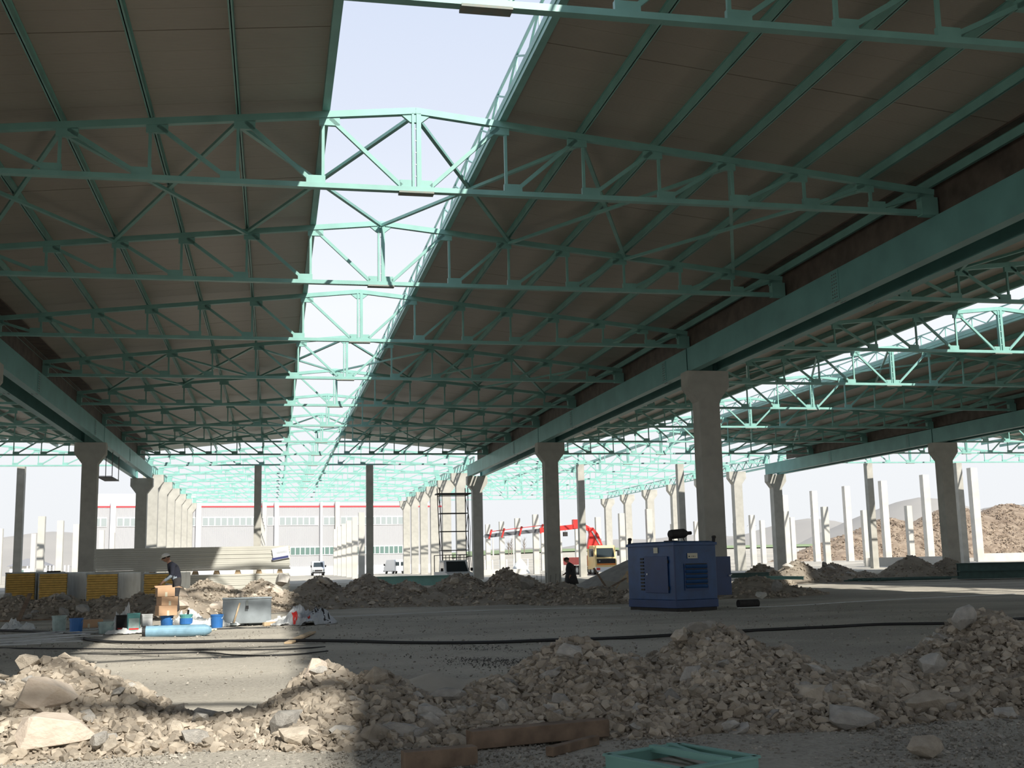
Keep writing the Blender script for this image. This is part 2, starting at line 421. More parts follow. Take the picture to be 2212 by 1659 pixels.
# wind bracing between trusses, three braced fields per bay
def bracing(rx, fields, label, group):
    for k in fields:
        t = thing('wind_bracing', label, 'bracing', (rx, Y0+DY*k, ZB), 0, group); t['label'] = label + f', {ORD[9-k]} to {ORD[8-k]} truss from the plain columns'
        for s in (-1, 1):
            for j in (0, 2, 4):
                a, b = s*NX[j], s*NX[j+2]
                MB().bar((a,.15,ztop(a)-.12), (b,DY-.15,ztop(b)-.12), .11, .09).build('brace', TEAL, t)
                MB().bar((b,.15,ztop(b)-.20), (a,DY-.15,ztop(a)-.20), .11, .09).build('brace', TEAL, t)
bracing(RX, (1, 4, 7), 'crossed teal wind braces of the middle bay', 'wind bracing of the middle bay')
bracing(RX+BAY, (1, 4, 7), 'crossed teal wind braces of the right bay', 'wind bracing of the right bay')
bracing(RX-BAY, (4, 7), 'crossed teal wind braces of the left bay', 'wind bracing of the left bay')

# double girders on the capped columns
ROWS = {'left': RX+.15-BAY/2-.0, 'right': RX+.15+BAY/2, 'far': RX+.15+1.5*BAY}
SPL = {'left': (56.8,74.5,92.3), 'right': (34.4,51.6,69.3,87.0), 'far': (64.0,82.0,95.0)}
NEIGH = {'left': 'left', 'right': 'long right-hand', 'far': 'far right'}
ZC = 9.9; GT = 10.98
for rname, x in ROWS.items():
    for s in (-1, 1):
        for (ya, yb) in ((18.25,48.15), (48.25,78.15), (78.25,108.7)):
            side = 'left' if s < 0 else 'right'
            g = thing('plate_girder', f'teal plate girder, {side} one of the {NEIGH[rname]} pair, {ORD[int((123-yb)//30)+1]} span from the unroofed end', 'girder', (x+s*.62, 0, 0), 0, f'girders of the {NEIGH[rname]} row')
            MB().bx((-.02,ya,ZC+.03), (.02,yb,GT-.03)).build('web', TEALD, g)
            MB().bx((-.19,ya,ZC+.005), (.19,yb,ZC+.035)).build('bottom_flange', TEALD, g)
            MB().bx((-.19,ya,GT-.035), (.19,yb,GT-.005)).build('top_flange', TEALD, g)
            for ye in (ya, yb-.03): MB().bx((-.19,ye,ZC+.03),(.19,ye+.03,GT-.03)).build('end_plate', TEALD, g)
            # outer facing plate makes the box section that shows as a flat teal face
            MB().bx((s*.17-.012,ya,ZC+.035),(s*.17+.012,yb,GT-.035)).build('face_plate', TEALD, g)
            for sy in SPL[rname]:
                if ya < sy < yb:
                    MB().bx((s*.185-.012,sy-.55,ZC+.06),(s*.185+.012,sy+.02,GT-.06)).build('splice_plate', TEALD, g)
                    mb = MB()
                    for a in range(3):
                        for b in range(8): mb.box((s*.2, sy-.12-a*.14, ZC+.14+b*.112), (.035,.045,.045))
                    for a in range(3):
                        for b in (-.1, .1): mb.box((b, sy-.1-a*.14, ZC-.005), (.045,.045,.03))
                    tag(mb.build('bolt_group', BOLT, g), None, kind='stuff')
    # valley gutter between the two roofs
    gt = thing('valley_gutter', f'dark sheet-metal valley gutter above the {NEIGH[rname]} girder row', 'gutter', (x, 0, 0), 0, None, None)
    MB().bx((-.62,-45,11.22),(.62,104,11.25)).build('gutter_floor', GUTTER, gt)
    for s in (-1, 1): MB().bx((s*.62-.015,-45,11.05),(s*.62+.015,104,12.12)).build('gutter_wall', GUTTER, gt)
    MB().bx((-1.25,-45,12.05),(1.25,104,12.10)).build('gutter_light_block', GUTTER, gt)  # slab added over the trough to keep light out of the roof gap

# concrete columns
def cap_column_mesh(h):
    w, d = .475, .44; cw = .97
    shaft = MB().prism([(-w,-.6),(w,-.6),(w,h-1.38),(-w,h-1.38)], -d, 1, d)
    capm = MB().prism([(-w,h-1.38),(w,h-1.38),(cw,h-.72),(cw,h),(-cw,h),(-cw,h-.72)], -d, 1, d)
    return shaft.mesh('column_shaft', CONC), capm.mesh('column_capital', CONC)
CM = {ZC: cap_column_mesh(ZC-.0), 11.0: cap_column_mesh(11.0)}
def cap_column(x, y, h, label, group):
    z = float(gz(x, y)); t = thing('capped_column', label, 'column', (x, y, 0), 0, group)
    mobj('shaft', CM[h][0], t); mobj('capital', CM[h][1], t)
    MB().bx((-.486,-.446,2.9),(.486,.446,2.915)).build('pour_joint', CONC, t)
    return t
LAB = {('right',3):'massive concrete column with flared capital behind the blue generator', ('right',6):'concrete column with flared capital beside the dark-clad walker',
       ('right',9):'concrete column with flared capital at the girder end beside the pickup', ('left',6):'concrete column with flared capital by the yellow-ended panel bundles',
       ('left',9):'shaded concrete column with flared capital at the end of the left girder', ('far',6):'shaded concrete column with flared capital before the brown earth mound',
       ('far',9):'concrete column with flared capital at the end of the far girder'}
for rname, x in ROWS.items():
    for k in (3, 6, 9):
        cap_column(x, Y0+DY*k, ZC, LAB.get((rname,k), f'concrete girder column of the {NEIGH[rname]} row outside the view'), f'girder columns of the {NEIGH[rname]} row')
    for k in range(10, 16 if rname != 'far' else 16):
        cap_column(x, Y0+DY*k, 11.0, f'sunlit tall concrete column with flared capital in the {NEIGH[rname]} row beyond the roof', f'sunlit columns of the {NEIGH[rname]} row')
    lb = thing('eave_lattice_beam', f'dark lattice beam along the tops of the sunlit {NEIGH[rname]} columns', 'lattice beam', (x, 0, 11.0), 0)
    MB().bx((-.06,109.2,.02),(.06,168.4,.12)).build('bottom_chord', TEAL, lb); MB().bx((-.06,109.2,.85),(.06,168.4,.95)).build('top_chord', TEAL, lb)
    mb = MB(); y = 109.3; i = 0
    while y < 167.5:
        mb.bar((0,y,.1 if i % 2 else .87), (0,y+1.0,.87 if i % 2 else .1), .07, .07); mb.bar((0,y,.1),(0,y,.87),.05,.05); y += 1.0; i += 1
    tag(mb.build('web_members', TEAL, lb), None, kind='stuff')
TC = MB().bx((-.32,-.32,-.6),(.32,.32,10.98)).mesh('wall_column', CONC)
for i in (-1, 1, 2, 4, 5, 7, 8, 10):
    x = ROWS['left'] + i*BAY/3
    nm = {-1:'shaded plain square column left of the panel bundles', 1:'plain square column rising behind the long panel stack', 2:'plain square column behind the dark rubble heap of the middle bay', 4:'plain square column in front of the yellow crane truck cab',
          5:'plain square column behind the generator exhaust', 7:'plain square column in front of the brown earth mound edge', 8:'plain square column close behind the shaded far capped column', 10:'plain square column at the outer end of the column line', -2:'plain square column outside the view'}[i]
    o = mobj('wall_column', TC, None, (x, 108.0, 0)); tag(o, nm, 'column', 'plain wall columns')
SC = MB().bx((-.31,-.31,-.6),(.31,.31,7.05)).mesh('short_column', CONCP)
for i in (-2, -1, 1, 2, 4, 5, 7, 8):
    x = ROWS['left'] + i*BAY/3
    for k in range(10, 16):
        o = mobj('short_column', SC, None, (x, Y0+DY*k, 0))
        tag(o, 'short sunlit square concrete column standing free beyond the roof', 'column', 'free-standing short columns')
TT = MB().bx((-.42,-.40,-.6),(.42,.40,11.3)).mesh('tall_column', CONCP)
for k in range(10, 16):
    tag(mobj('tall_column', TT, None, (78.6, Y0+DY*k, 0)), 'tall plain sunlit column of the outer row in front of the hills', 'column', 'tall plain outer columns')

# ------------------------------------------------------------------ rubble
def hull_rock(seed, flat=1.0, n=13):
    r = random.Random(seed); bm = bmesh.new()
    for i in range(n):
        v = Vector((r.gauss(0,1), r.gauss(0,1), r.gauss(0,1))).normalized()
        k = .38 + .14*r.random()
        bm.verts.new((v.x*k*1.15, v.y*k*.9, v.z*k*flat))
    q = bmesh.ops.convex_hull(bm, input=bm.verts[:])
    dead = [v for v in bm.verts if not v.link_faces]
    bmesh.ops.delete(bm, geom=dead, context='VERTS')
    bmesh.ops.triangulate(bm, faces=bm.faces[:]); bmesh.ops.recalc_face_normals(bm, faces=bm.faces[:])
    return bm
PROT = []; PROTM = {}
for i in range(14):
    bm = hull_rock(100+i, [.6,.75,.9,.5][i % 4], 12)
    bm.verts.ensure_lookup_table(); bm.verts.index_update()
    PROT.append((np.array([v.co[:] for v in bm.verts]), np.array([[v.index for v in f.verts] for f in bm.faces]))); bm.free()
def rock_mesh(seed, m, flat=.7, n=20):
    bm = hull_rock(seed, flat, n); bmesh.ops.dissolve_limit(bm, angle_limit=.18, verts=bm.verts[:], edges=bm.edges[:])
    me = bpy.data.meshes.new('rock'); bm.to_mesh(me); bm.free(); me.materials.append(m); return me
ROCKS = {m.name: [rock_mesh(500+i, m, [.55,.7,.85,.65][i % 4], 16+i) for i in range(9)] for m in (STONE, STONEG, STONEP)}

def chips(name, P, size, m, label, cat, parent=None):
    """thousands of stones as ONE stuff mesh"""
    n = len(P); ch = rng.integers(0, len(PROT), n); V = []; F = []; T = []; off = 0
    ang = rng.uniform(0, 6.283, (n, 3)); ang[:, :2] *= .5
    for p, (pv, pf) in enumerate(PROT):
        ix = np.where(ch == p)[0]
        if not len(ix): continue
        ca, sa = np.cos(ang[ix]), np.sin(ang[ix]); k = len(ix)
        Rz = np.zeros((k,3,3)); Rz[:,0,0] = ca[:,2]; Rz[:,0,1] = -sa[:,2]; Rz[:,1,0] = sa[:,2]; Rz[:,1,1] = ca[:,2]; Rz[:,2,2] = 1
        Rx = np.zeros((k,3,3)); Rx[:,0,0] = 1; Rx[:,1,1] = ca[:,0]; Rx[:,1,2] = -sa[:,0]; Rx[:,2,1] = sa[:,0]; Rx[:,2,2] = ca[:,0]
        v = np.einsum('kij,kjl,nl->kni', Rz, Rx, pv)*size[ix][:,None,None] + P[ix][:,None,:]
        V.append(v.reshape(-1,3)); F.append((pf[None] + (off + np.arange(k)*len(pv))[:,None,None]).reshape(-1,3))
        T.append(np.repeat(rng.random(k), len(pv))); off += k*len(pv)
    V = np.concatenate(V); F = np.concatenate(F); T = np.concatenate(T)
    me = bpy.data.meshes.new(name); me.vertices.add(len(V)); me.vertices.foreach_set('co', V.ravel())
    me.loops.add(F.size); me.loops.foreach_set('vertex_index', F.ravel()); me.polygons.add(len(F))
    me.polygons.foreach_set('loop_start', np.arange(0, F.size, 3)); me.polygons.foreach_set('loop_total', np.full(len(F), 3))
    me.polygons.foreach_set('use_smooth', np.zeros(len(F), bool)); me.update(calc_edges=True)
    a = me.attributes.new('tint', 'FLOAT', 'POINT'); a.data.foreach_set('value', T)
    me.materials.append(m); o = mobj(name, me, parent)
    return tag(o, label, cat if parent is None else None, kind='stuff')

def lobes(L, X, Y):
    Z = np.full(np.shape(X), -9.0)
    for (cx, cy, h, rx, ry) in L:
        r = (np.sqrt(((X-cx)/rx)**2 + ((Y-cy)/ry)**2 + .02) - .1414)/(1.01-.1414)
        Z = np.maximum(Z, h*(1-r))
    return Z
def heap(name, L, m, label, res=.06, rough=.03, seed=0, cat='rubble heap'):
    x0 = min(l[0]-1.2*l[3] for l in L); x1 = max(l[0]+1.2*l[3] for l in L)
    y0 = min(l[1]-1.2*l[4] for l in L); y1 = max(l[1]+1.2*l[4] for l in L)
    xs_, ys_ = np.arange(x0, x1, res), np.arange(y0, y1, res)
    def fz(X, Y):
        q = rough*(wob(X*4/res*.06, Y*4/res*.06, seed)*.5 + rng.normal(0, .45, X.shape))
        return np.maximum(lobes(L, X, Y), -.12) + gz(X, Y) + q*(lobes(L, X, Y) > .02)
    o = grid_obj(name, xs_, ys_, fz, m)
    return tag(o, label, cat)
FG = {
 'A': [(-2.75,11.75,.62,1.3,1.4),(-1.98,11.8,.72,1.25,1.4),(-1.5,11.6,.52,.95,1.15),(-.95,11.3,.24,.8,.8),(-.3,11.2,.20,.8,.75)],
 'B': [(.12,11.25,.33,.5,.9),(.5,11.4,.60,.8,1.3),(.95,11.3,.51,.9,1.2),(1.45,11.2,.28,1.0,1.1)],
 'C': [(2.15,11.2,.42,.9,1.1),(2.97,11.4,.75,1.3,1.45),(3.4,11.2,.6,.95,1.3)],
 'D': [(4.45,11.4,.86,1.3,1.65),(4.95,11.2,.62,1.2,1.45),(5.5,10.85,.36,1.1,1.0)],
 'E': [(6.3,11.0,.48,1.2,1.1),(6.95,11.2,.62,1.2,1.25),(7.65,11.5,.90,1.4,1.55),(8.4,11.7,.62,1.3,1.4),(9.6,11.8,.5,1.5,1.3)]}
FGL = {'A':'sunlit heap of pale rubble in the skylight strip', 'B':'rubble heap crossed by the edge of the sunlit strip', 'C':'shaded rubble heap above the long thick timber',
       'D':'shaded rubble heap topped by two grey boulders', 'E':'tall shaded rubble heap past the gap with dark gravel'}
HP = {k: heap('rubble_heap', L, HEAP, FGL[k], seed=ord(k)) for k, L in FG.items()}
def sample(L, n, front=True):
    ws = np.array([l[3]*l[4] for l in L]); ix = rng.choice(len(L), n, p=ws/ws.sum()); A = np.array(L)
    a = rng.uniform(0, 6.283, n); r = np.sqrt(rng.random(n))*1.06
    X = A[ix,0] + A[ix,3]*r*np.cos(a); Y = A[ix,1] + A[ix,4]*r*np.sin(a)
    if front: Y = np.where((Y > A[ix,1]+.3) & (rng.random(n) < .7), 2*A[ix,1]-Y, Y)
    return X, Y
allFG = sum(FG.values(), [])
for k, L in FG.items():
    n = 7600
    X, Y = sample(L, n); Z = lobes(allFG, X, Y)
    ok = Z > -.02; X, Y, Z = X[ok], Y[ok], Z[ok]
    sz = .020 + .135*rng.random(len(X))**3.8
    chips('rubble_chips', np.stack([X, Y, Z+sz*.12], -1), sz, CHIPS, None, 'stone chips', HP[k])
    m = (STONE, STONEG)
    cnt = 38
    X, Y = sample(L, cnt*3); Z = lobes(allFG, X, Y); ok = np.where((Z > 0) & (Y < 12.0))[0][:cnt]
    for i in ok:
        sz = .10 + .13*rng.random()**1.8 + (.05 if Z[i] < .25 else 0)
        mm = ROCKS[m[int(rng.random() < .4)].name]
        o = mobj('rubble_stone', mm[int(rng.integers(0, 9))], None, (X[i], Y[i], Z[i]+sz*.10), (rng.uniform(-.6,.6), rng.uniform(-.6,.6), rng.uniform(0,6.28)), 0, (sz*1.25, sz, sz))
        tag(o, {'A':'fist-sized angular stone lying on the sunlit pale rubble heap','B':'angular stone lying on the rubble heap at the sun-strip edge','C':'angular stone lying on the heap above the long timber','D':'angular stone lying on the heap under the two boulders','E':'angular stone lying on the tall shaded heap past the gravel gap'}[k], 'stone', 'stones on foreground heap '+{'A':'one','B':'two','C':'three','D':'four','E':'five'}[k])
# named boulders (x, y, z, sx, sy, sz, rz, tilt, material, label)
BIG = [(-1.80,10.66,.19,.58,.44,.46,.3,.30,STONEP,'largest pinkish wedge-shaped slab at the foot of the sunlit heap'),
 (-2.0,11.05,.50,.52,.38,.34,.1,.3,STONEP,'pale tilted slab halfway up the sunlit heap above the largest slab'),
 (-2.45,10.75,.12,.36,.28,.26,1.2,0,STONEP,'pale boulder at the left foot of the sunlit heap'),
 (-2.25,11.75,.72,.22,.16,.15,.4,0,STONE,'rounded pale stone on the crest of the sunlit heap'),
 (.40,11.25,.56,.22,.17,.30,.5,.2,STONEP,'egg-shaped pinkish stone standing upright on the strip-edge heap'),
 (.43,11.12,.42,.20,.18,.16,1.4,.2,STONE,'small stone under the upright egg-shaped stone'),
 (.14,10.62,.17,.30,.26,.38,.9,.5,STONEG,'half-lit boulder at the sunny flank of the strip-edge heap'),
 (.22,10.35,.10,.36,.24,.22,.2,.1,STONE,'half-lit block at the lower end of the strip-edge heap'),
 (-.62,11.35,.20,.26,.14,.15,.1,.2,STONEG,'grey stone lying in the dip of the sunlit rubble ridge'),
 (.62,10.40,.10,.34,.26,.24,.6,.1,STONEG,'grey boulder at the foot of the strip-edge heap'),
 (1.05,10.35,.10,.40,.22,.22,-.2,.1,STONEG,'long grey boulder at the foot of the strip-edge heap'),
 (.95,11.05,.50,.22,.16,.24,.6,.4,STONE,'leaning slab near the top of the strip-edge heap'),
 (1.42,10.65,.20,.32,.26,.24,.2,.5,STONEG,'flat-faced stone low between the strip-edge heap and the next'),
 (1.68,11.1,.30,.36,.24,.20,.1,.1,STONEG,'smooth grey stone in the saddle left of the timber heap'),
 (2.82,11.1,.66,.30,.18,.20,-.4,.3,STONEG,'grey slab near the crest of the timber heap'),
 (4.28,11.25,.86,.30,.22,.20,.2,.1,STONEG,'larger grey boulder on the crest of the fourth heap'),
 (4.05,11.25,.77,.24,.2,.16,.8,.1,STONE,'smaller grey boulder beside the crest boulder of the fourth heap'),
 (4.02,10.75,.38,.36,.30,.36,.5,.3,STONEG,'rounded grey boulder on the flank of the fourth heap'),
 (3.62,10.45,.22,.34,.28,.30,.2,.1,STONEG,'stout boulder low on the left flank of the fourth heap'),
 (4.48,10.30,.18,.44,.30,.26,.5,.3,STONE,'wedge-shaped brown boulder at the foot of the fourth heap'),
 (4.98,10.28,.20,.46,.34,.32,.1,.2,STONE,'big square brownish boulder at the foot of the fourth heap'),
 (5.05,9.75,.12,.42,.32,.24,-.3,.1,STONEG,'lone faceted boulder in front of the fourth heap on the gravel'),
 (3.28,10.35,.16,.26,.2,.2,1.0,.1,STONEG,'grey stone at the right end of the long timber'),
 (6.55,10.65,.40,.46,.34,.28,.3,.5,STONEG,'broad tilted slab on the flank of the tallest heap'),
 (6.0,10.55,.25,.36,.26,.26,.7,.3,STONE,'slab at the left flank of the tallest heap'),
 (6.1,10.15,.15,.44,.32,.26,.2,.2,STONE,'large brown boulder at the foot of the tallest heap'),
 (7.28,11.3,.86,.26,.22,.32,.2,.1,STONEG,'upright grey boulder on the crest of the tallest heap'),
 (4.9,8.25,.08,.30,.22,.20,.3,.1,STONE,'isolated stone on the dark gravel in front')]
for i, (x,y,z,sx,sy,sz,rz,tl,m,lab) in enumerate(BIG):
    me = rock_mesh(900+i*3, m, .9, 22)
    tag(mobj('boulder', me, None, (x,y,z), (tl,tl*.4,rz), .012, (sx*1.15,sy*1.15,sz*1.15)), lab, 'boulder')
# gravel on the near ground
n = 30000
X = rng.uniform(-3.5, 8, n); Y = 7.0 + 4.6*rng.random(n)
ok = (lobes(allFG, X, Y) < .05); X, Y = X[ok], Y[ok]; sz = .012 + .036*rng.random(len(X))**3
chips('gravel', np.stack([X, Y, sz*.15 + .0*X], -1), sz, CHIPSG, 'dark crushed gravel in front of the rubble heaps', 'gravel')
n = 9000
X = rng.uniform(-9, 18, n); Y = rng.uniform(12.5, 36, n); ok = (lobes(allFG, X, Y) < .0); X, Y = X[ok], Y[ok]
sz = .02 + .05*rng.random(len(X))**4
chips('gravel', np.stack([X, Y, sz*.15], -1), sz, CHIPSG, 'scattered gravel on the open dusty ground behind the heaps', 'gravel')

X = rng.normal(3.7,.5,1800); Y = rng.normal(19.4,1.2,1800); sz = .014+.028*rng.random(1800)**2
chips('gravel', np.stack([X, Y, sz*.1], -1), sz, mat('oily_gravel', (.075,.072,.065), .7, tint=True), 'dark oily gravel patch between the heaps and the thick hose', 'gravel')
MID = {
 'a': ([(-10.5,44,.8,2.2,2),(-8.8,43.3,.78,1.9,1.8),(-7.4,43.3,.82,1.9,1.9),(-5.7,43,.70,1.8,1.7),(-4.4,42.2,.78,1.6,1.8)], HEAPD, 'shaded rubble bank in front of the yellow-ended panel bundles', STONEG),
 'e': ([(-3.1,40.3,.75,1.5,1.3),(-2.4,43.6,1.18,2.1,2.2),(-1.4,43.4,.8,1.8,2.),(-.5,45.2,1.14,1.7,2.1),(.4,45,.7,1.4,1.8)], HEAP, 'sunlit rubble heap behind the galvanised chest', STONEP),
 'g': ([(1.9,49.2,1.18,2.0,2.3),(3.9,49,1.18,2.1,2.6),(5.5,48.5,.9,1.9,2.6),(2.8,45.8,.4,2.5,1.8),(6.2,45.6,.45,2.5,1.8)], HEAPD, 'shaded double heap of dark rubble beside the panel stack', STONE),
 'j': ([(8.0,50.4,1.18,2.2,2.6),(9.9,49.6,1.36,1.6,2.4),(10.8,49.2,.95,1.5,2.3),(9.0,45.5,.62,2.8,2.6)], HEAPD, 'tallest dark earth heap in front of the pickup', STONE),
 'l': ([(11.6,47,.74,2.1,2.6),(12.8,44.5,.55,1.9,2.4),(13.6,42.6,.5,1.6,2.),(11.6,42.2,.38,2.2,1.8)], HEAPD, 'low rubble bank left of the blue generator', STONE),
 'o': ([(18.6,43.5,.45,1.8,1.7),(20.8,45.4,.46,2.0,1.7),(22.2,51,.72,2.,2.)], HEAPD, 'low rubble bank right of the massive column', STONE),
 'o3': ([(26.2,59.5,1.22,1.9,2.0)], HEAPD, 'single earth heap beyond the low bank right of the generator', STONEG),
 'p': ([(31.4,66,1.36,2.2,2.4),(33.8,66,1.15,2.3,2.4),(35.5,65.4,.6,1.8,2.)], HEAPD, 'twin dark earth heaps behind the loose steel bars', STONEG),
 'r': ([(40.3,68,1.5,2.6,2.6),(42.9,68,1.28,2.2,2.4)], HEAPD, 'dark earth heap next to the dark stacked girders', STONEG)}
for k, (L, m, lab, st) in MID.items():
    hp = heap('rubble_heap', L, m, lab, res=.13, rough=.055, seed=ord(k[0])*1.7)
    n = 1500 if k in 'aegjl' else 500
    X, Y = sample(L, n); Z = lobes(L, X, Y); ok = Z > -.02; X, Y, Z = X[ok], Y[ok], Z[ok]; sz = .07 + .16*rng.random(len(X))**2.5
    chips('rubble_chips', np.stack([X, Y, Z+sz*.12], -1), sz, CHIPS, None, 'stone chips', hp)
    cnt = 15 if k in 'aegjl' else 4
    X, Y = sample(L, cnt*3); Z = lobes(L, X, Y); ok = np.where(Z > .05)[0][:cnt]
    for i in ok:
        sz = .24 + .34*rng.random()**2
        o = mobj('rubble_stone', ROCKS[st.name][int(rng.integers(0, 9))], None, (X[i], Y[i], Z[i]+sz*.08), (rng.uniform(-.5,.5), rng.uniform(-.5,.5), rng.uniform(0,6.28)), 0, (sz*1.3, sz, sz))
        tag(o, 'stone block on the ' + lab.replace('shaded ','').replace('sunlit ','bright '), 'stone', 'blocks on the '+lab)
tag(mobj('boulder', rock_mesh(1201, STONEP, .8, 22), None, (-3.2,40.6,.86), (.1,.2,.3), 0, (1.0,.8,.8)), 'big pale boulder beside the legs of the capped worker', 'boulder')
tag(mobj('boulder', rock_mesh(1204, STONEP, .8, 22), None, (-3.0,39.6,.42), (.1,.1,1.3), 0, (.85,.7,.62)), 'pale boulder under the big one beside the capped worker', 'boulder')
tag(mobj('boulder', rock_mesh(1207, STONEG, .9, 22), None, (.35,45.6,1.1), (.1,.1,.8), 0, (.75,.6,.75)), 'grey boulder on the crest of the sunlit heap by the panel stack', 'boulder')
tag(mobj('boulder', rock_mesh(1209, STONEG, .9, 22), None, (10.2,46.5,.75), (.1,.3,.8), 0, (.8,.6,.7)), 'grey boulder on the front of the tallest dark earth heap', 'boulder')
tag(mobj('boulder', rock_mesh(1211, STONEG, .9, 22), None, (19.3,42.4,.42), (.1,.3,.8), 0, (.55,.5,.6)), 'grey boulder on the bank right of the generator', 'boulder')
tag(mobj('boulder', rock_mesh(1213, CONCP, .9, 18), None, (17.75,40.4,.18), (0,0,.5), 0, (.55,.5,.42)), 'pale broken concrete lump by the open generator door', 'boulder')

# dust and sand mounds
DUST = mat('pale_dust', (.44,.40,.335), 1.0, .08, 3, bump=.2, bscale=30)
heap('sand_heap', [(20.2,62.5,1.75,4.2,3.2)], SANDP, 'smooth grey gravel cone behind the generator', res=.15, rough=.02, cat='sand heap')
heap('dust_mound', [(1.75,12.9,.36,.95,1.0),(2.2,12.8,.30,.8,.9)], DUST, 'small smooth dust mound in the saddle behind the heaps', res=.06, rough=.006, cat='dust mound')
heap('earth_mound', [(122,190,9.2,21,16),(133,190,9.6,21,16),(108,189,7.3,16,14),(99,187,4.4,13,11),(92,184,2.4,9,8),(115,183,4.0,18,9)], BROWN, 'huge brown mound of excavated earth behind the outer columns', res=.6, rough=.22, cat='earth mound')

# ------------------------------------------------------------------ generator
GA = .30
g = thing('generator', 'blue enamelled diesel generator cabinet with louvres and rooftop exhaust', 'generator', (11.87,33.3,0), GA)
GW, GL, GH = 1.62, 2.5, 2.06            # front width (local x), side length (local y), height
MB().bx((.04,.04,.0),(GW-.04,GL-.04,.10)).build('skid', SOOT, g)
MB().bx((0,0,.10),(GW,GL,.34)).build('base_frame', BLUED, g, bevel=.01)
body = MB().bx((.015,.015,.345),(GW-.015,GL-.015,GH-.08)).build('body', BLUE, g, bevel=.01)
MB().bx((-.02,-.02,GH-.08),(GW+.02,GL+.02,GH)).add([(-.02,-.02,GH),(GW+.02,-.02,GH),(GW+.02,GL+.02,GH),(-.02,GL+.02,GH),(.15,.15,GH+.05),(GW-.15,.15,GH+.05),(GW-.15,GL-.15,GH+.05),(.15,GL-.15,GH+.05)],
    [(0,1,5,4),(1,2,6,5),(2,3,7,6),(3,0,4,7),(4,5,6,7)]).build('roof_lid', BLUE, g)
MB().bx((-.012,-.012,.34),(.03,.03,GH-.08)).build('corner_post', BLUED, g)
lp = MB().bx((.36,-.012,.62),(1.26,.016,1.42)).build('louvre_panel', BLUED, g)
for i in range(5):
    z = .68 + i*.15
    MB().add([(.40,-.012,z),(1.22,-.012,z),(1.22,-.055,z+.045),(.40,-.055,z+.045),(.40,-.012,z+.115),(1.22,-.012,z+.115)], [(0,1,2,3),(3,2,5,4),(0,3,4),(1,5,2)]).build('louvre_slat', BLUE, lp)
    MB().bx((.40,-.016,z+.112),(1.22,-.011,z+.145)).build('louvre_gap', BLACK, lp)
pl = MB().bx((.50,-.012,1.58),(.88,-.002,1.74)).build('control_plate', CREAM, g)
for x, r in ((.56,.022),(.66,.012),(.72,.016),(.78,.012)): MB().tube([(x,-.02,1.64),(x,-.01,1.64)], r, 10).build('indicator', BLACK, pl)
dr = MB().bx((-.03,.32,.55),(.0,1.52,1.66)).build('side_door', BLUED, g, bevel=.006)
MB().tube([(-.05,1.38,1.12),(-.03,1.38,1.12)], .03, 10).build('door_handle', WHITEP, dr)
for z in (.7, 1.5): MB().tube([(-.02,.30,z-.05),(-.02,.30,z+.05)], .018, 8).build('hinge', SOOT, dr)
for i in range(10): MB().bx((-.006,1.60,.62+i*.105),(.012,1.78,.675+i*.105)).build('vent_slot', BLACK, g)
MB().bx((-.008,.82,1.76),(.002,1.04,1.93)).build('rating_plate', CREAM, g)
for p in ((.05,GL-.08),(GW-.05,.05)):
    MB().bar((p[0],p[1],GH-.02),(p[0]+.04,p[1]+.02,GH+.17),.09,.05).tube([(p[0]+.04,p[1]-.03,GH+.16),(p[0]+.04,p[1]+.07,GH+.16)],.05,8).build('lifting_lug', SOOT, g)
ex = MB().tube([(.40,.75,GH+.27),(.44,.75,GH+.27),(.50,.75,GH+.27),(.95,.72,GH+.30),(1.05,.71,GH+.30)], [.08,.13,.145,.145,.09], 16).build('muffler', SOOT, g, smooth=False)
MB().tube([(.45,.75,GH+.02),(.45,.75,GH+.22),(.5,.75,GH+.27)], .06, 10).build('riser_pipe', SOOT, ex)
MB().tube([(1.03,.71,GH+.30),(1.22,.70,GH+.31)], .055, 12).build('tail_pipe', SOOT, ex)
MB().bar((.75,.73,GH+.02),(.72,.73,GH+.2),.02,.02).bar((.98,.72,GH+.02),(.90,.72,GH+.2),.02,.02).build('muffler_bracket', SOOT, ex)
MB().bx((.30,.60,GH+.02),(.62,.90,GH+.08)).build('exhaust_collar', SOOT, ex)
od = MB().bx((GW+.01,.55,.42),(GW+1.0,.59,1.62)).build('open_door', BLUED, g, bevel=.006)
MB().tube([(GW+.92,.50,1.02),(GW+.92,.55,1.02)], .03, 10).build('door_handle', WHITEP, od)
MB().bar((GW+.92,.50,1.02),(GW+.99,.50,1.06),.02,.02).build('handle_lever', WHITEP, od)
tag(MB().tube([(14.4,34.6,.13),(15.1,34.7,.13)], .13, 14).build('steel_drum', SOOT), 'small dark drum lying by the generator', 'drum')

# ------------------------------------------------------------------ foreground timbers and frame
def timber(name, a, b, wd, ht, m, label, cat='timber'):
    a, b = Vector(a), Vector(b)
    o = MB().bar((0,0,0), (b-a), wd, ht).build(name, m, None, a, bevel=.006)
    return tag(o, label, cat)
timber('timber_beam', (1.62,9.80,.085), (2.87,10.02,.10), .16, .145, WOOD, 'long thick brown timber at the foot of the rubble heap')
timber('timber_beam', (.98,9.02,.07), (1.55,9.10,.075), .14, .14, WOOD, 'short thick brown timber cut off near the green frame')
timber('timber_beam', (2.17,9.22,.045), (2.68,9.66,.05), .075, .075, WOOD, 'slim short timber between the long timber and the green frame')
timber('wood_plank', (2.93,10.16,.05), (3.42,10.5,.06), .10, .035, WOOD, 'thin dark plank behind the end of the long timber', 'plank')
timber('wood_plank', (.31,24.45,.03), (.92,27.9,.05), .16, .04, WOODL, 'bowed pale plank on the ground past the light strip', 'plank')
fr = thing('welded_steel_rack', 'teal welded channel frame lying on the dark gravel before the timbers', 'steel frame', (2.46,8.60,0), 0)
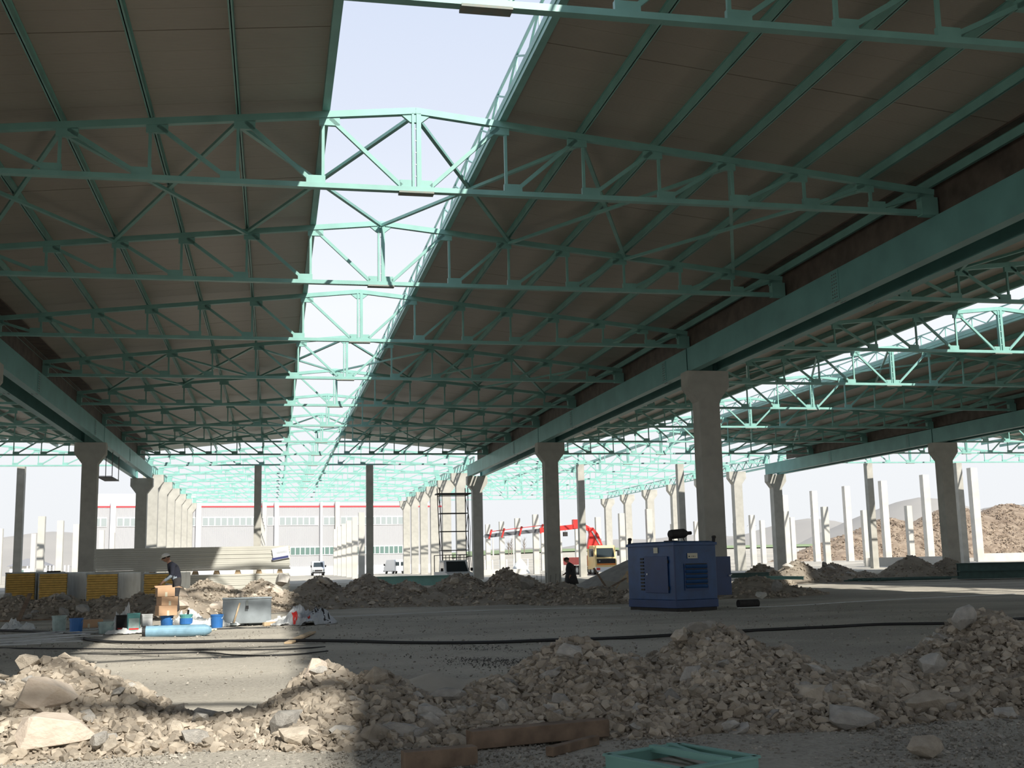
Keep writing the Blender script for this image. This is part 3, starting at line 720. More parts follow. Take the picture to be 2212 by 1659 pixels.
A_, B_, C_ = Vector((0,0,.10)), Vector((.69,.30,.10)), Vector((1.02,-.45,.10)); D_ = A_+(C_-B_)
for a, b in ((A_,B_),(B_,C_),(C_,D_),(D_,A_)):
    p = MB().bar(a, b, .07, .012); q = Vector((0,0,.05)); p.bar(a-q, b-q, .012, .10).bar(a-2*q, b-2*q, .07, .012)
    p.build('channel_side', TEAL, fr)
MB().bar((A_+B_)/2+Vector((.08,.04,0)), (D_+C_)/2+Vector((.08,.04,0)), .06, .05).build('cross_bar', TEAL, fr)
MB().bar(B_+Vector((-.1,-.04,0)), C_+Vector((-.3,-.1,-.02)), .05, .04).build('cross_bar', TEAL, fr)

# ------------------------------------------------------------------ hoses and cables
def cable(name, pts, r, m, label, dz=0):
    cu = bpy.data.curves.new(name, 'CURVE'); cu.dimensions = '3D'; cu.bevel_depth = r; cu.bevel_resolution = 2
    sp = cu.splines.new('BEZIER'); sp.bezier_points.add(len(pts)-1)
    for q, p in zip(sp.bezier_points, pts):
        q.co = (p[0], p[1], r+dz+.01+(p[2] if len(p) > 2 else 0)); q.handle_left_type = q.handle_right_type = 'AUTO'
    o = bpy.data.objects.new(name, cu); COL.objects.link(o)
    dg = bpy.context.evaluated_depsgraph_get(); me = bpy.data.meshes.new_from_object(o.evaluated_get(dg))
    bpy.data.objects.remove(o); me.materials.clear(); me.materials.append(m)
    return tag(mobj(name, me), label, 'cable')
cable('hose', [(-8.6,35.2),(-7.29,34.09),(-6.06,32.63),(-4.94,30.65),(-3.34,26.66),(-1.82,25.8),(.11,25.18),(1.41,24.28),(2.77,22.92),(4.18,22.27),(5.43,22.29),(6.63,22.19),(8.19,22.53),(9.91,23.03),(11.85,23.31),(13.06,23.52),(14.69,23.06),(16.85,23.83),(19,24)], .032, BLACK, 'thick black hose running across the whole ground')
cable('cable', [(-8,29),(-5.8,26.4),(-3.2,24.6),(-1.1,23.2),(.2,22.7),(1.0,22.9)], .014, BLACK, 'thin black cable lying just in front of the thick hose')
cable('cable', [(-3.4,23.2),(-2.0,22.8),(-1.2,22.5),(-.6,21.6),(.2,21.2),(1.0,21.8)], .012, BLACK, 'thin looped black strand drawn as truss shadow in the sunlit strip')  # black strand laid where the roof truss casts its looped shadow
cable('rope', [(1.3,36.6),(4,37.4),(7,38.2),(9.5,38),(11.2,36.8)], .012, PLASTIC, 'thin white rope on the dark road before the generator')
cable('cable', [(14.2,34.2),(16,34.5),(19,36),(23,37.5),(27,38.5)], .014, PLASTIC, 'pale cable trailing away from the generator')

# ------------------------------------------------------------------ working clutter
def bucket(x, y, r, h, m, label, handle=True, z=0, rim=None):
    t = thing('bucket', label, 'bucket', (x, y, z))
    MB().lathe([(r*.86,0),(r*.88,.01),(r,h),(r*1.04,h),(r*1.04,h-.03),(r*1.0,h-.03),(r*.94,h-.02),(r*.8,.02)], n=18).build('shell', m, t)
    if handle:
        MB().tube([(-r*1.02,0,h-.03)]+[(r*1.02*math.cos(a), -.25*r-r*.5*math.sin(a), h-.03-.12*math.sin(a)) for a in np.linspace(math.pi, 0, 7)], .006, 5).build('handle', BOLT, t)
    if rim: MB().lathe([(r*1.0,h*.28),(r*1.01,h*.28),(r*1.01,h*.72),(r*1.0,h*.72)], n=18).build('paper_label', rim, t)
    return t
bucket(-4.92,31.5,.17,.40,BUCKB,'bright blue paint bucket beside the clear pail')
bucket(-5.62,33.2,.19,.42,BUCKG,'greyish translucent pail behind the bright blue bucket')
bucket(-4.15,31.2,.20,.30,BUCKG,'low grey-green bucket next to the white sack')
bucket(-2.84,33.2,.17,.34,BUCKB,'blue bucket under the stacked cardboard boxes')
bucket(-2.32,33.1,.17,.36,TEALBOX,'teal bucket with a scraper standing in it', rim=BUCKB)
bucket(-1.47,32.3,.17,.36,BUCKB,'paint-smeared blue bucket by the galvanised chest')
def tin(x, y, s, h, m, m2, m3, label):
    t = thing('paint_tin', label, 'tin', (x, y, 0), .2)
    MB().bx((-s/2,-s/2,0),(s/2,s/2,h)).build('can', m, t, bevel=.01)
    MB().bx((-s/2*.86,-s/2-.006,.08*h),(s/2*.86,-s/2,.8*h)).build('printed_label', m2, t)
    MB().bx((-s/2*.8,-s/2-.012,.18*h),(s/2*.8,-s/2-.006,.26*h)).build('label_stripe', m3, t)
    MB().bx((-s/2*1.04,-s/2*1.04,h),(s/2*1.04,s/2*1.04,h+.03)).build('lid', m, t)
tin(-3.88,32.0,.26,.40,SOOT,CHAR,RED,'dark paint tin with a red stripe')
tin(-3.50,31.3,.30,.46,TEALBOX,BUCKG,RED,'teal paint tin with a grey label')
tin(-3.20,31.6,.26,.42,PLASTIC,WHITEP,BUCKB,'white paint tin with a blue mark')
MB().bar((0,0,0),(.06,-.05,.38),.03,.05).build('scraper', BLACK, None, (-2.32,33.1,.10)); tag(bpy.data.objects['scraper'], 'dark scraper sticking out of the teal bucket', 'scraper')
def carton(x, y, z, rz, w_, d_, h_, label, flaps=False):
    t = thing('cardboard_box', label, 'box', (x, y, z), rz)
    MB().bx((-w_/2,-d_/2,0),(w_/2,d_/2,h_)).build('carton', CARD, t, bevel=.008)
    MB().bx((-.03,-d_/2-.002,0),(.03,-d_/2,h_*.5)).build('tape', CREAM, t)
    if flaps:
        MB().add([(-w_/2,d_/2,h_),(w_/2,d_/2,h_),(w_/2+.02,d_/2+.2,h_+.06),(-w_/2,d_/2+.2,h_+.05)],[(0,1,2,3)]).add([(w_/2,-d_/2,h_),(w_/2,d_/2,h_),(w_/2+.18,d_/2,h_+.03),(w_/2+.2,-d_/2,h_-.01)],[(0,1,2,3)]).build('flap', CARD, t)
carton(-2.86,33.15,.345,.35,.50,.40,.27,'lowest cardboard carton standing on the blue bucket')
carton(-2.84,33.17,.62,.45,.46,.40,.23,'middle cardboard carton of the stack')
carton(-2.90,33.15,.855,.25,.46,.40,.24,'open topmost cardboard carton of the stack',True)
carton(-5.15,35.2,0,.1,.75,.35,.22,'flat cardboard carton behind the low grey-green bucket')
ch = thing('tool_chest', 'dented galvanised sheet-metal tool chest', 'chest', (-.71,33.6,0), .02)
MB().bx((-.66,-.38,.06),(.66,.38,.72)).build('body', GALV, ch, bevel=.015)
MB().bx((-.68,-.40,.72),(.68,.40,.76)).build('lid', GALV, ch, bevel=.01)
hp_ = MB().bx((-.03,-.43,.52),(.03,-.39,.70)).build('hasp', BOLT, ch); MB().box((0,-.44,.5),(.08,.03,.09)).build('padlock', BLACK, hp_)
for s in (-1, 1): MB().bx((s*.55-.05,-.36,0),(s*.55+.05,.36,.06)).build('runner', WOODL, ch)
sl = thing('sledgehammer', 'wooden-handled sledgehammer leaning on the galvanised chest', 'hammer', (-1.0,32.9,0))
MB().bar((-.05,-.25,.06),(.10,.27,.62),.035,.03).build('handle', WOODL, sl); MB().tube([(-.14,-.25,.06),(.04,-.25,.06)],.055,10).build('head', BOLT, sl)
cy = thing('gas_cylinder', 'pale blue gas cylinder lying on the ground', 'gas cylinder', (-2.99,28.9,.13), -.02)
MB().tube([(0,0,0),(.02,0,0),(1.40,0,0),(1.50,0,0),(1.56,0,0)],[.125,.135,.135,.10,.05],20).build('cylinder_body', CYL, cy, smooth=False)
MB().tube([(-.03,0,0),(.05,0,0)], .14, 20).build('foot_ring', BLACK, cy)
MB().tube([(1.55,0,0),(1.68,0,0)], .028, 10).build('valve', CREAM, cy); MB().tube([(1.62,-.05,0),(1.62,.05,0)], .018, 8).build('valve_wheel', BOLT, cy)
timber('wood_block', (-.25,32.6,.05), (.22,32.9,.06), .10, .10, WOODL, 'pale wood block before the corner of the chest', 'wood block')
rr = random.Random(3)
for i in range(26):
    a = Vector((-6.6+rr.uniform(-.9,.5), 28.8+rr.uniform(-2.4,2.6), .02+.05*rr.random())); d = Vector((2.4*rr.uniform(.8,1.1), .5+rr.uniform(-1.3,1.3), rr.uniform(-.01,.03)))
    tag(MB().tube([(0,0,0), d], .015, 5).build('steel_rod', PLASTIC, None, a), 'thin pale rod in the loose bundle left of the gas cylinder', 'rod', 'loose rods beside the cylinder')
def crumple(name, cx, cy, rx, ry, h, m, label, seed, nx=34, ny=22, flat=.5):
    r = np.random.default_rng(seed); gx = np.linspace(-1,1,nx); gy = np.linspace(-1,1,ny); X, Y = np.meshgrid(gx, gy)
    Z = np.zeros_like(X)
    for i in range(9):
        a = r.uniform(0,6.28); f = r.uniform(2,7); ph = r.uniform(0,6.28)
        Z += (1-np.abs(np.sin((X*np.cos(a)+Y*np.sin(a))*f+ph)))**1.5/(f**.7)
    Z = Z - Z.min() + r.normal(0,.05,Z.shape)*Z.max()
    Z = Z/Z.max(); env = np.clip(1.08-(X**2+Y**2)**1.1, 0, 1)**flat
    Zw = np.maximum(h*(Z*.95+.08)*env, 0); ed = .12*np.sin(5*np.arctan2(Y, X)+seed)
    def fz(a, b): return Zw
    o = grid_obj(name, gx, gy, lambda a, b: Zw, m)
    co_ = np.zeros(nx*ny*3); o.data.vertices.foreach_get('co', co_); co_ = co_.reshape(-1,3)
    rad = np.hypot(co_[:,0], co_[:,1]); sq = np.where(rad > 1, 1/np.maximum(rad, 1), 1)
    k = sq*(1+ed.ravel()*np.minimum(rad,1)); co_[:,0] *= k*rx; co_[:,1] *= k*ry; co_[:,2] += .012; co_[:,0] += r.normal(0,.01,len(co_))
    o.data.vertices.foreach_set('co', co_.ravel()); o.data.polygons.foreach_set('use_smooth', np.zeros(len(o.data.polygons), bool)); o.data.update()
    o.location = (cx, cy, 0); sd = o.modifiers.new('thickness', 'SOLIDIFY'); sd.thickness = .008
    return tag(o, label, 'plastic sheet')
crumple('tarpaulin', .95,33.0,.75,.8,.62,TARP,'crumpled pale tarpaulin heap with dark and red print right of the chest',3)
crumple('plastic_sheet', .35,32.9,.55,.5,.30,PLASTIC,'white plastic sheet between the chest and the tarpaulin heap',5)
crumple('plastic_sheet', -1.65,33.4,.75,.6,.42,PLASTIC,'white plastic sheet left of the galvanised chest',8)
crumple('plastic_sheet', -2.35,34.2,.4,.4,.62,PLASTIC,'white plastic sheet behind the teal bucket',9)
crumple('plastic_sheet', -3.0,31.3,.55,.35,.20,PLASTIC,'white plastic scraps before the carton stack',12)
crumple('plastic_sack', -3.95,33.2,.30,.35,.85,PLASTIC,'tall white plastic sack behind the paint tins',14)
crumple('plastic_sack', -6.9,34.4,.45,.35,.36,PLASTIC,'white plastic sack near the loose rods',17)
crumple('plastic_sheet', -3.75,30.9,.35,.3,.14,PLASTIC,'grey-white crumpled scrap next to the low bucket',21)
def letters(txt, size, m, loc, rot, parent, name):
    cu = bpy.data.curves.new(name, 'FONT'); cu.body = txt; cu.size = size; cu.align_x = 'CENTER'; cu.align_y = 'CENTER'; cu.extrude = .003
    o = bpy.data.objects.new(name, cu); COL.objects.link(o); dg = bpy.context.evaluated_depsgraph_get()
    me = bpy.data.meshes.new_from_object(o.evaluated_get(dg)); bpy.data.objects.remove(o); me.materials.clear(); me.materials.append(m)
    return mobj(name, me, parent, loc, rot)
tp = bpy.data.objects['tarpaulin']
from mathutils.bvhtree import BVHTree
def drape(pts, fs, m, parent, name, off=.012):
    bv = BVHTree.FromPolygons([v.co for v in parent.data.vertices], [tuple(p.vertices) for p in parent.data.polygons]); vs = []
    for p in pts:
        h = bv.ray_cast(Vector((p[0], p[1], 5)), Vector((0,0,-1)))[0]; vs.append((p[0], p[1], (h.z if h else .02)+off))
    return MB().add(vs, fs).build(name, m, parent)
def drape_rect(x0, y0, x1, y1, ang, m, parent, name, n=7):
    c, q = math.cos(ang), math.sin(ang); cx, cy = (x0+x1)/2, (y0+y1)/2; P = []
    for i in range(n+1):
        for k in range(n+1):
            u, v = x0+(x1-x0)*i/n-cx, y0+(y1-y0)*k/n-cy; P.append((cx+u*c-v*q, cy+u*q+v*c))
    return drape(P, [(i*(n+1)+k, (i+1)*(n+1)+k, (i+1)*(n+1)+k+1, i*(n+1)+k+1) for i in range(n) for k in range(n)], m, parent, name)
drape_rect(-.42,-.62,-.28,-.40,.3,RED,tp,'red_print_patch'); drape_rect(-.12,-.60,.04,-.36,.1,RED,tp,'red_print_patch')
for (x0,y0,x1,y1,a) in ((.12,-.50,.16,-.10,.2),(.16,-.14,.30,-.10,.2),(.27,-.30,.31,-.12,.2),(.16,-.32,.30,-.28,.2),(.22,-.50,.26,-.30,.7),(.40,-.48,.44,-.10,.2),(.42,-.50,.56,-.46,.2),(.54,-.48,.58,-.10,.2)):
    drape_rect(x0,y0,x1,y1,a,CHAR,tp,'printed_letter_stroke',4)
timber('wood_plank', (-10.4,42.0,.0), (-10.3,42.9,.95), .14, .04, WOOD, 'upright weathered board against the rubble bank', 'plank')
timber('wood_plank', (-8.15,40.6,.0), (-8.0,41.6,.90), .14, .04, WOOD, 'board leaning on the rubble bank behind the clear pail', 'plank')
timber('wood_plank', (-8.8,40.3,.06), (-6.6,40.2,.08), .16, .05, WOOD, 'reddish board lying at the foot of the rubble bank', 'plank')

# ------------------------------------------------------------------ panel bundles and stacks
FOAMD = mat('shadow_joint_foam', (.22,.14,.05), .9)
def bundle(xa, xb, y, z0, z1, L, label):
    t = thing('panel_bundle', label, 'panel bundle', ((xa+xb)/2, y, 0), -.06)
    w2 = (xb-xa)/2
    dz = (z1-z0)/12
    for i in range(12): MB().bx((-w2+.02+.01*(i % 3),.02+.015*(i % 2),z0+i*dz+.007),(w2-.02-.01*(i % 2),L,z0+(i+1)*dz-.007)).build('panel', FOAM, t)
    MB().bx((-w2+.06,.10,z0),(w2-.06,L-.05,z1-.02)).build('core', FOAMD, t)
    MB().bx((w2-.03,.10,z0-.02),(w2+.03,L,z1+.02)).bx((-w2-.03,.10,z0-.02),(-w2+.03,L,z1+.02)).bx((-w2-.03,.06,z1-.01),(w2+.03,L,z1+.05)).build('film_wrap', WRAP, t, bevel=.02)
    for yy in (.4, 2.4, 4.4): MB().bx((-w2,yy,0),(w2,yy+.15,z0)).build('bearer', WOODL, t)
bundle(-10.6,-9.45,50,.5,1.58,5,'yellow-ended panel bundle at the outer end of the row')
bundle(-9.15,-8.05,49,.45,1.54,5,'yellow-ended panel bundle with a sagging film cover')
bundle(-7.2,-6.0,48,.35,1.48,5,'yellow-ended panel bundle beside the capped column')
bundle(-5.05,-3.9,48,.35,1.44,5,'yellow-ended panel bundle behind the capped worker')
def stack(z0, z1, label, x0=-8.9, x1=.85, y=62):
    t = thing('panel_stack', label, 'panel stack', (0, y, 0))
    n_ = 12; dz = (z1-z0)/n_
    for i in range(n_):
        j = .04*math.sin(i*2.7+z0)
        MB().bx((x0+j,j*.4,z0+i*dz+.003),(x1+j*.8,1.15+j*.4,z0+(i+1)*dz-.003)).build('panel', SHEETM if False else SHT, t)
    return t
SHT = mat('stacked_panel_skin', (.50,.49,.43), .45, .06, 1)
stack(.18,1.32,'lower long stack of grey sandwich panels')
up_ = stack(1.52,2.74,'upper long stack of grey sandwich panels on spacers')
for i in range(9):
    x = -8.3+i*1.08
    tag(MB().prism([(x-.16,1.325),(x+.16,1.325),(x+.10,1.52),(x-.10,1.52)], 62.1, 1, 63.0).build('spacer', WOODL), 'foam spacer block between the two long panel stacks', 'spacer', 'spacers of the panel stack')
bn = thing('banner', 'white printed sheet hanging on the end of the upper panel stack', 'banner', (.38,61.9,2.35), 0)
MB().box((0,0,0),(.85,.02,.62),Euler((0,-.16,0)).to_matrix()).build('sheet', WHITEP, bn)
MB().box((-.03,-.015,-.24),(.85,.012,.12),Euler((0,-.16,0)).to_matrix()).build('blue_stripe', INK, bn)
MB().box((.05,-.015,.06),(.55,.012,.10),Euler((0,-.16,0)).to_matrix()).build('grey_print', TARP, bn)
tag(MB().bx((-9.2,51.0,1.53),(-8.7,51.3,1.66)).build('toolbox', BLACK), 'small black case on the film-covered bundle', 'case')

# ------------------------------------------------------------------ loose steel, blocks, boards
def ibeam(a, b, h, wd, m, label, nme='steel_beam', grp=None):
    a, b = Vector(a), Vector(b); d = b-a
    t = thing(nme, label, 'steel beam', a, 0, grp)
    o = Vector((0,0,0)); zz = Vector((0,0,h/2))
    MB().bar(o, d, .02, h).build('web', m, t); MB().bar(zz, d+zz, wd, .025).build('top_flange', m, t); MB().bar(-zz, d-zz, wd, .025).build('bottom_flange', m, t)
    return t
ibeam((5.3,62.5,.75),(9.3,62.0,.75),.50,.40,TEAL,'pale teal beam lying between the rubble and the pickup')
ibeam((20.8,56,.70),(25.2,56.3,.70),.22,.25,DKSTEEL,'dark steel beam behind the bank right of the generator')
ibeam((25.0,56.5,.55),(26.6,55.2,.50),.14,.35,TEAL,'short pale teal beam end beside the single earth heap')
for i in range(9):
    a = Vector((32.9+.2*i, 63.0-.18*i, .12+.05*(i % 3))); b = a+Vector((5.0-.1*i, -1.6+.25*(i % 4), .02))
    tag(MB().bar((0,0,0), b-a, .10, .08).build('steel_bar', DKSTEEL, None, a), 'dark green steel bar in the loose pile before the twin earth heaps', 'steel bar', 'loose steel bars')
for r_ in range(2):
    for i in range(3):
        ibeam((39.8+.3*i,62.0+.55*i,.30+.46*r_),(47.5,60.5+.55*i,.30+.46*r_),.44,.42,DKSTEEL,'dark steel beam in the two-layer stack near the outer capped column','steel_beam','stacked dark beams')
for (x,y,z,L,rz,lab) in ((16.2,52.5,.35,2.2,-.5,'grey concrete block leaning in the debris left of the gravel cone'),(17.6,53.4,.5,2.6,-.45,'long concrete kerb lying beside the gravel cone')):
    tag(MB().box((0,0,0),(L,.35,.42)).build('concrete_block', CONC, None, (x,y,z), (0,.12,rz), bevel=.02), lab, 'concrete block')
dd = [((15.2,52,.3),(14.7,52.4,1.25)),((15.6,52.2,.2),(16.3,52.0,1.15)),((15.0,51.6,.25),(16.1,51.9,.75)),((16.4,52.4,.2),(16.5,52.9,1.05))]
for i, (a, b) in enumerate(dd): timber('wood_plank', a, b, .16, .05, WOODL if i % 2 else WOOD, 'broken board in the debris left of the gravel cone', 'plank')['group'] = 'broken boards'
for (x0,x1,y,z1,lab) in ((62,74,113.5,1.35,'low pale concrete wall left of the outer columns'),(76,98,114.5,1.55,'low pale concrete wall under the brown earth mound'),(20,28,128,.95,'low pale slab edge among the short columns')):
    z = float(gz((x0+x1)/2, y)); tag(MB().bx((x0,y,z-.3),(x1,y+.4,z1)).build('low_wall', CONCP), lab, 'low wall')
tag(MB().tube([(11.6,57.2,.38),(14.0,56.4,.36)], .16, 12).build('pipe', BLUED), 'dark blue pipe lying behind the low rubble bank', 'pipe')
for i in range(7):
    tag(MB().tube([(0,0,0),(.02*i,0,.75+.06*(i % 3))], .012, 5).build('rebar', SCAF, None, (12.6+.22*i,55.2+.1*(i % 2),.2)), 'upright reinforcing bar at the foot of the walker column', 'rebar', 'upright reinforcing bars')

# hanging work cradle under the left girder
cr = thing('work_cradle', 'open steel work cradle hanging from the left girder', 'cradle', (-11.6,86,0))
for y in (-1.7, 1.7):
    mb = MB()
    for x in (-.45, .45): mb.bar((x,y,8.2),(x,y,9.95),.05,.05)
    mb.bar((-.45,y,8.22),(.45,y,8.22),.05,.05); mb.build('hanger_frame', SCAF, cr)
MB().bx((-.5,-1.75,8.12),(.5,1.75,8.18)).build('platform', SCAF, cr)
# clods on the brown mound
Lm = [(122,190,9.2,21,16),(133,190,9.6,21,16),(108,189,7.3,16,14),(99,187,4.4,13,11),(92,184,2.4,9,8),(115,183,4.0,18,9)]
X, Y = sample(Lm, 9000); Z = lobes(Lm, X, Y); ok = Z > 0; X, Y, Z = X[ok], Y[ok], Z[ok]; sz = .18 + .6*rng.random(len(X))**2.5
CLOD = mat('earth_clods', (.13,.095,.068), 1.0, 0, .5, col2=(.30,.235,.175), tint=True)
chips('earth_clods', np.stack([X, Y, Z+gz(X, Y)-sz*.1], -1), sz, CLOD, None, None, bpy.data.objects['earth_mound'])

# ------------------------------------------------------------------ people
def skin_mesh(joints, edges):
    """joints: name -> (pos, radius); edges: (a, b, material index) ; returns evaluated mesh with materials by nearest bone"""
    bm = bmesh.new(); L = bm.verts.layers.skin.verify(); V = {}
    for k, (p, r) in joints.items():
        v = bm.verts.new(p); v[L].radius = (r, r); v[L].use_root = (k == 'pelvis'); V[k] = v
    for a, b, m in edges: bm.edges.new((V[a], V[b]))
    me = bpy.data.meshes.new('person_skeleton'); bm.to_mesh(me); bm.free()
    o = bpy.data.objects.new('person_skeleton', me); COL.objects.link(o)
    sk = o.modifiers.new('skin', 'SKIN'); sk.use_smooth_shade = True
    sb = o.modifiers.new('sub', 'SUBSURF'); sb.levels = 2; sb.render_levels = 2
    dg = bpy.context.evaluated_depsgraph_get(); res = bpy.data.meshes.new_from_object(o.evaluated_get(dg))
    bpy.data.objects.remove(o)
    seg = [(Vector(joints[a][0]), Vector(joints[b][0]), m) for a, b, m in edges]; idx = []
    for p in res.polygons:
        c = p.center; best = (1e9, 0)
        for a, b, m in seg:
            d = b-a; t = max(0, min(1, (c-a).dot(d)/max(d.length_squared, 1e-9))); q = (c-(a+d*t)).length
            if q < best[0]: best = (q, m)
        idx.append(best[1])
    return res, idx
def person(label, loc, rz, pose, mats, cap=None, hair=True, group=None):
    J = {'pelvis':((0,0,.96),.145),'waist':((0,.0,1.10),.135),'chest':((0,.03,1.30),.165),'upper':((0,.03,1.42),.13),'neck':((0,.05,1.52),.058),'skull':((0,.07,1.60),.055),
         'shL':((-.17,.03,1.42),.075),'shR':((.17,.03,1.42),.075),'elL':((-.25,.02,1.14),.052),'elR':((.25,.02,1.14),.052),'wrL':((-.24,.14,.92),.036),'wrR':((.24,.14,.92),.036),
         'hiL':((-.09,0,.90),.10),'hiR':((.09,0,.90),.10),'knL':((-.10,.03,.50),.068),'knR':((.10,.03,.50),.068),'anL':((-.10,-.02,.10),.05),'anR':((.10,-.02,.10),.05),'toL':((-.11,.14,.04),.04),'toR':((.11,.14,.04),.04)}
    for k, p in pose.items():
        if k in J: J[k] = (p, J[k][1])
    E = [('pelvis','waist',0),('waist','chest',0),('chest','upper',0),('upper','neck',0),('neck','skull',2),('upper','shL',0),('upper','shR',0),('shL','elL',0),('shR','elR',0),('elL','wrL',4),('elR','wrR',4),
         ('pelvis','hiL',1),('pelvis','hiR',1),('hiL','knL',1),('hiR','knR',1),('knL','anL',1),('knR','anR',1),('anL','toL',3),('anR','toR',3)]
    for s in 'LR':
        w_ = Vector(J['wr'+s][0]); e_ = Vector(J['el'+s][0]); d = (w_-e_).normalized(); side = Vector((1,0,0)) if s == 'L' else Vector((-1,0,0))
        n_ = d.cross(side).normalized(); across = n_.cross(d).normalized()
        palm = w_ + d*.075; J['pa'+s] = (palm, .030); E.append(('wr'+s,'pa'+s,2))
        for f in range(4):
            a = palm + across*(.030-.020*f) + d*.035; b = a + d*(.032+.008*(f in (1,2))) + n_*.012; c = b + d*.016 + n_*.026
            for q, p, r in (('a',a,.011),('b',b,.010),('c',c,.008)): J[f'f{s}{f}{q}'] = (p, r)
            E += [('pa'+s, f'f{s}{f}a', 2), (f'f{s}{f}a', f'f{s}{f}b', 2), (f'f{s}{f}b', f'f{s}{f}c', 2)]
        a = palm - d*.02 + across*.04 + n_*.01; b = a + d*.04 + n_*.02 + across*.012
        J['t'+s+'a'] = (a, .012); J['t'+s+'b'] = (b, .010); E += [('pa'+s,'t'+s+'a',2), ('t'+s+'a','t'+s+'b',2)]
    res, idx = skin_mesh(J, E)
    mb = MB(); mb.add([v.co for v in res.vertices], [tuple(p.vertices) for p in res.polygons]); mb.m = list(idx)
    # head: skull, jaw, nose, ears, eyes
    hc = Vector(J['skull'][0]) + Vector((0,.03,.06)); tilt = pose.get('tilt', 0); RT = Euler((tilt,0,0)).to_matrix()
    def hp(x, y, z): return hc + RT @ Vector((x, y, z))
    vs = []; fs = []; n1, n2 = 10, 14
    for i in range(n1+1):
        th = math.pi*i/n1
        for k in range(n2):
            ph = 2*math.pi*k/n2; x, y, z = math.sin(th)*math.cos(ph), math.sin(th)*math.sin(ph), math.cos(th)
            X_, Y_, Z_ = .076*x, .098*y, .118*z
            if z < -.1: X_ *= 1-.28*(-z); Y_ = Y_*(1-.12*(-z)) + .012*(-z)
            if y > .95 and -.45 < z < .15: Y_ += .022
            vs.append(hp(X_, Y_, Z_))
    for i in range(n1):
        for k in range(n2): fs.append((i*n2+k, i*n2+(k+1)%n2, (i+1)*n2+(k+1)%n2, (i+1)*n2+k))
    mb.add(vs, fs, 2)
    mb.add([hp(-.012,.095,.015),hp(.012,.095,.015),hp(0,.128,-.028),hp(-.016,.097,-.034),hp(.016,.097,-.034)], [(0,1,2),(0,2,3),(1,4,2),(2,4,3)], 2)
    for s in (-1, 1):
        mb.box(hp(s*.078,-.005,-.005), (.014,.04,.06), RT, 2); mb.box(hp(s*.030,.094,.012), (.024,.008,.010), RT, 5)
    mb.box(hp(0,.095,-.06), (.045,.008,.008), RT, 5)
    o = mb.build('person', mats, None, loc, (0,0,rz), smooth=True); tag(o, label, 'person', group)
    def shell(name, zmin, grow, m, brim=False):
        b = MB(); vs = []; fs = []
        for i in range(8):
            th = math.acos(1-(1-zmin)*i/7) if zmin > -1 else math.pi*i/7
            for k in range(16):
                ph = 2*math.pi*k/16
                vs.append(hp(.076*grow*math.sin(th)*math.cos(ph), .098*grow*math.sin(th)*math.sin(ph)-.004, .118*grow*math.cos(th)+.004))
        for i in range(7):
            for k in range(16): fs.append((i*16+k, i*16+(k+1)%16, (i+1)*16+(k+1)%16, (i+1)*16+k))
        b.add(vs, fs)
        if brim:
            pts = [hp(.075*math.cos(a), .075+.085*math.sin(a), .048-.012*math.sin(a)) for a in np.linspace(0, math.pi, 8)]
            pts += [hp(.075*math.cos(a), .072+.02*math.sin(a), .052) for a in np.linspace(math.pi, 0, 8)]
            b.add(pts, [tuple(range(16))])
        q = b.build(name, m, o, smooth=True); q.modifiers.new('thickness', 'SOLIDIFY').thickness = .008
    if hair: shell('hair', -.05, 1.06, HAIR)
    if cap: shell('cap', .22, 1.17, cap, True)
    return o
# worker by the yellow-ended bundles: profile, looking down at both hands
person('person in pale cap, navy sweater and dark trousers bending over handwork before yellow-ended bundle', (-3.0,37.0,.24), math.pi/2+.15,
    {'waist':(0,.04,1.10),'chest':(0,.10,1.28),'upper':(0,.14,1.39),'neck':(0,.20,1.47),'skull':(0,.25,1.53),'shL':(-.17,.13,1.38),'shR':(.17,.13,1.38),
     'elL':(-.24,.14,1.09),'elR':(.24,.14,1.09),'wrL':(-.12,.30,.94),'wrR':(.12,.32,.92),'knR':(.10,.10,.50),'anR':(.11,.03,.10),'toR':(.12,.18,.04),'tilt':-.35},
    [NAVY, CHAR, SKIN, BLACK, SLEEVE, HAIR], CAPM)
bpy.data.objects['person'].scale = (1.28,1.25,1.07); bpy.data.objects['person'].location.x += .12
tl = thing('crowbar', 'short dark tool held in the hands of the capped worker', 'tool', (-3.35,36.95,1.10))
MB().bar((0,0,0),(-.30,-.05,-.10),.025,.025).build('shank', SOOT, tl); MB().bar((.02,0,.03),(-.1,-.02,-.05),.04,.04).build('grip', BLACK, tl)
person('person in dark coat and cap walking past the capped column', (15.05,58.0,-.05), math.pi/2-.25,
    {'elL':(-.27,-.10,1.16),'wrL':(-.26,.02,.92),'elR':(.27,.06,1.15),'wrR':(.27,.24,.98),'knL':(-.10,.16,.52),'anL':(-.10,.12,.12),'toL':(-.11,.28,.06),'knR':(.10,-.08,.50),'anR':(.10,-.28,.14),'toR':(.11,-.14,.05),'neck':(0,.09,1.51),'skull':(0,.13,1.59),'tilt':-.2},
    [CHAR, CHAR, SKIN, BLACK, CHAR, HAIR], HAIR)
wk = bpy.data.objects['person.001']; wk.scale = (1.32,1.32,1.04); wk['label'] = 'person in long dark coat walking past the capped column'
cb = MB(); nn = 18
prof = [(.115,.10,1.47,.05),(.235,.15,1.40,.03),(.25,.18,1.20,.03),(.25,.19,1.0,.01),(.27,.23,.75,.0),(.29,.27,.48,-.02)]
for i, (ax, ay, z, oy) in enumerate(prof):
    for k in range(nn):
        a = 2*math.pi*k/nn; cb.v.append((ax*math.cos(a)*(1+.03*math.sin(5*a)), oy+ay*math.sin(a)*(1+.03*math.cos(4*a)), z))
for i in range(len(prof)-1):
    for k in range(nn): cb.f.append((i*nn+k, i*nn+(k+1)%nn, (i+1)*nn+(k+1)%nn, (i+1)*nn+k)); cb.m.append(0)
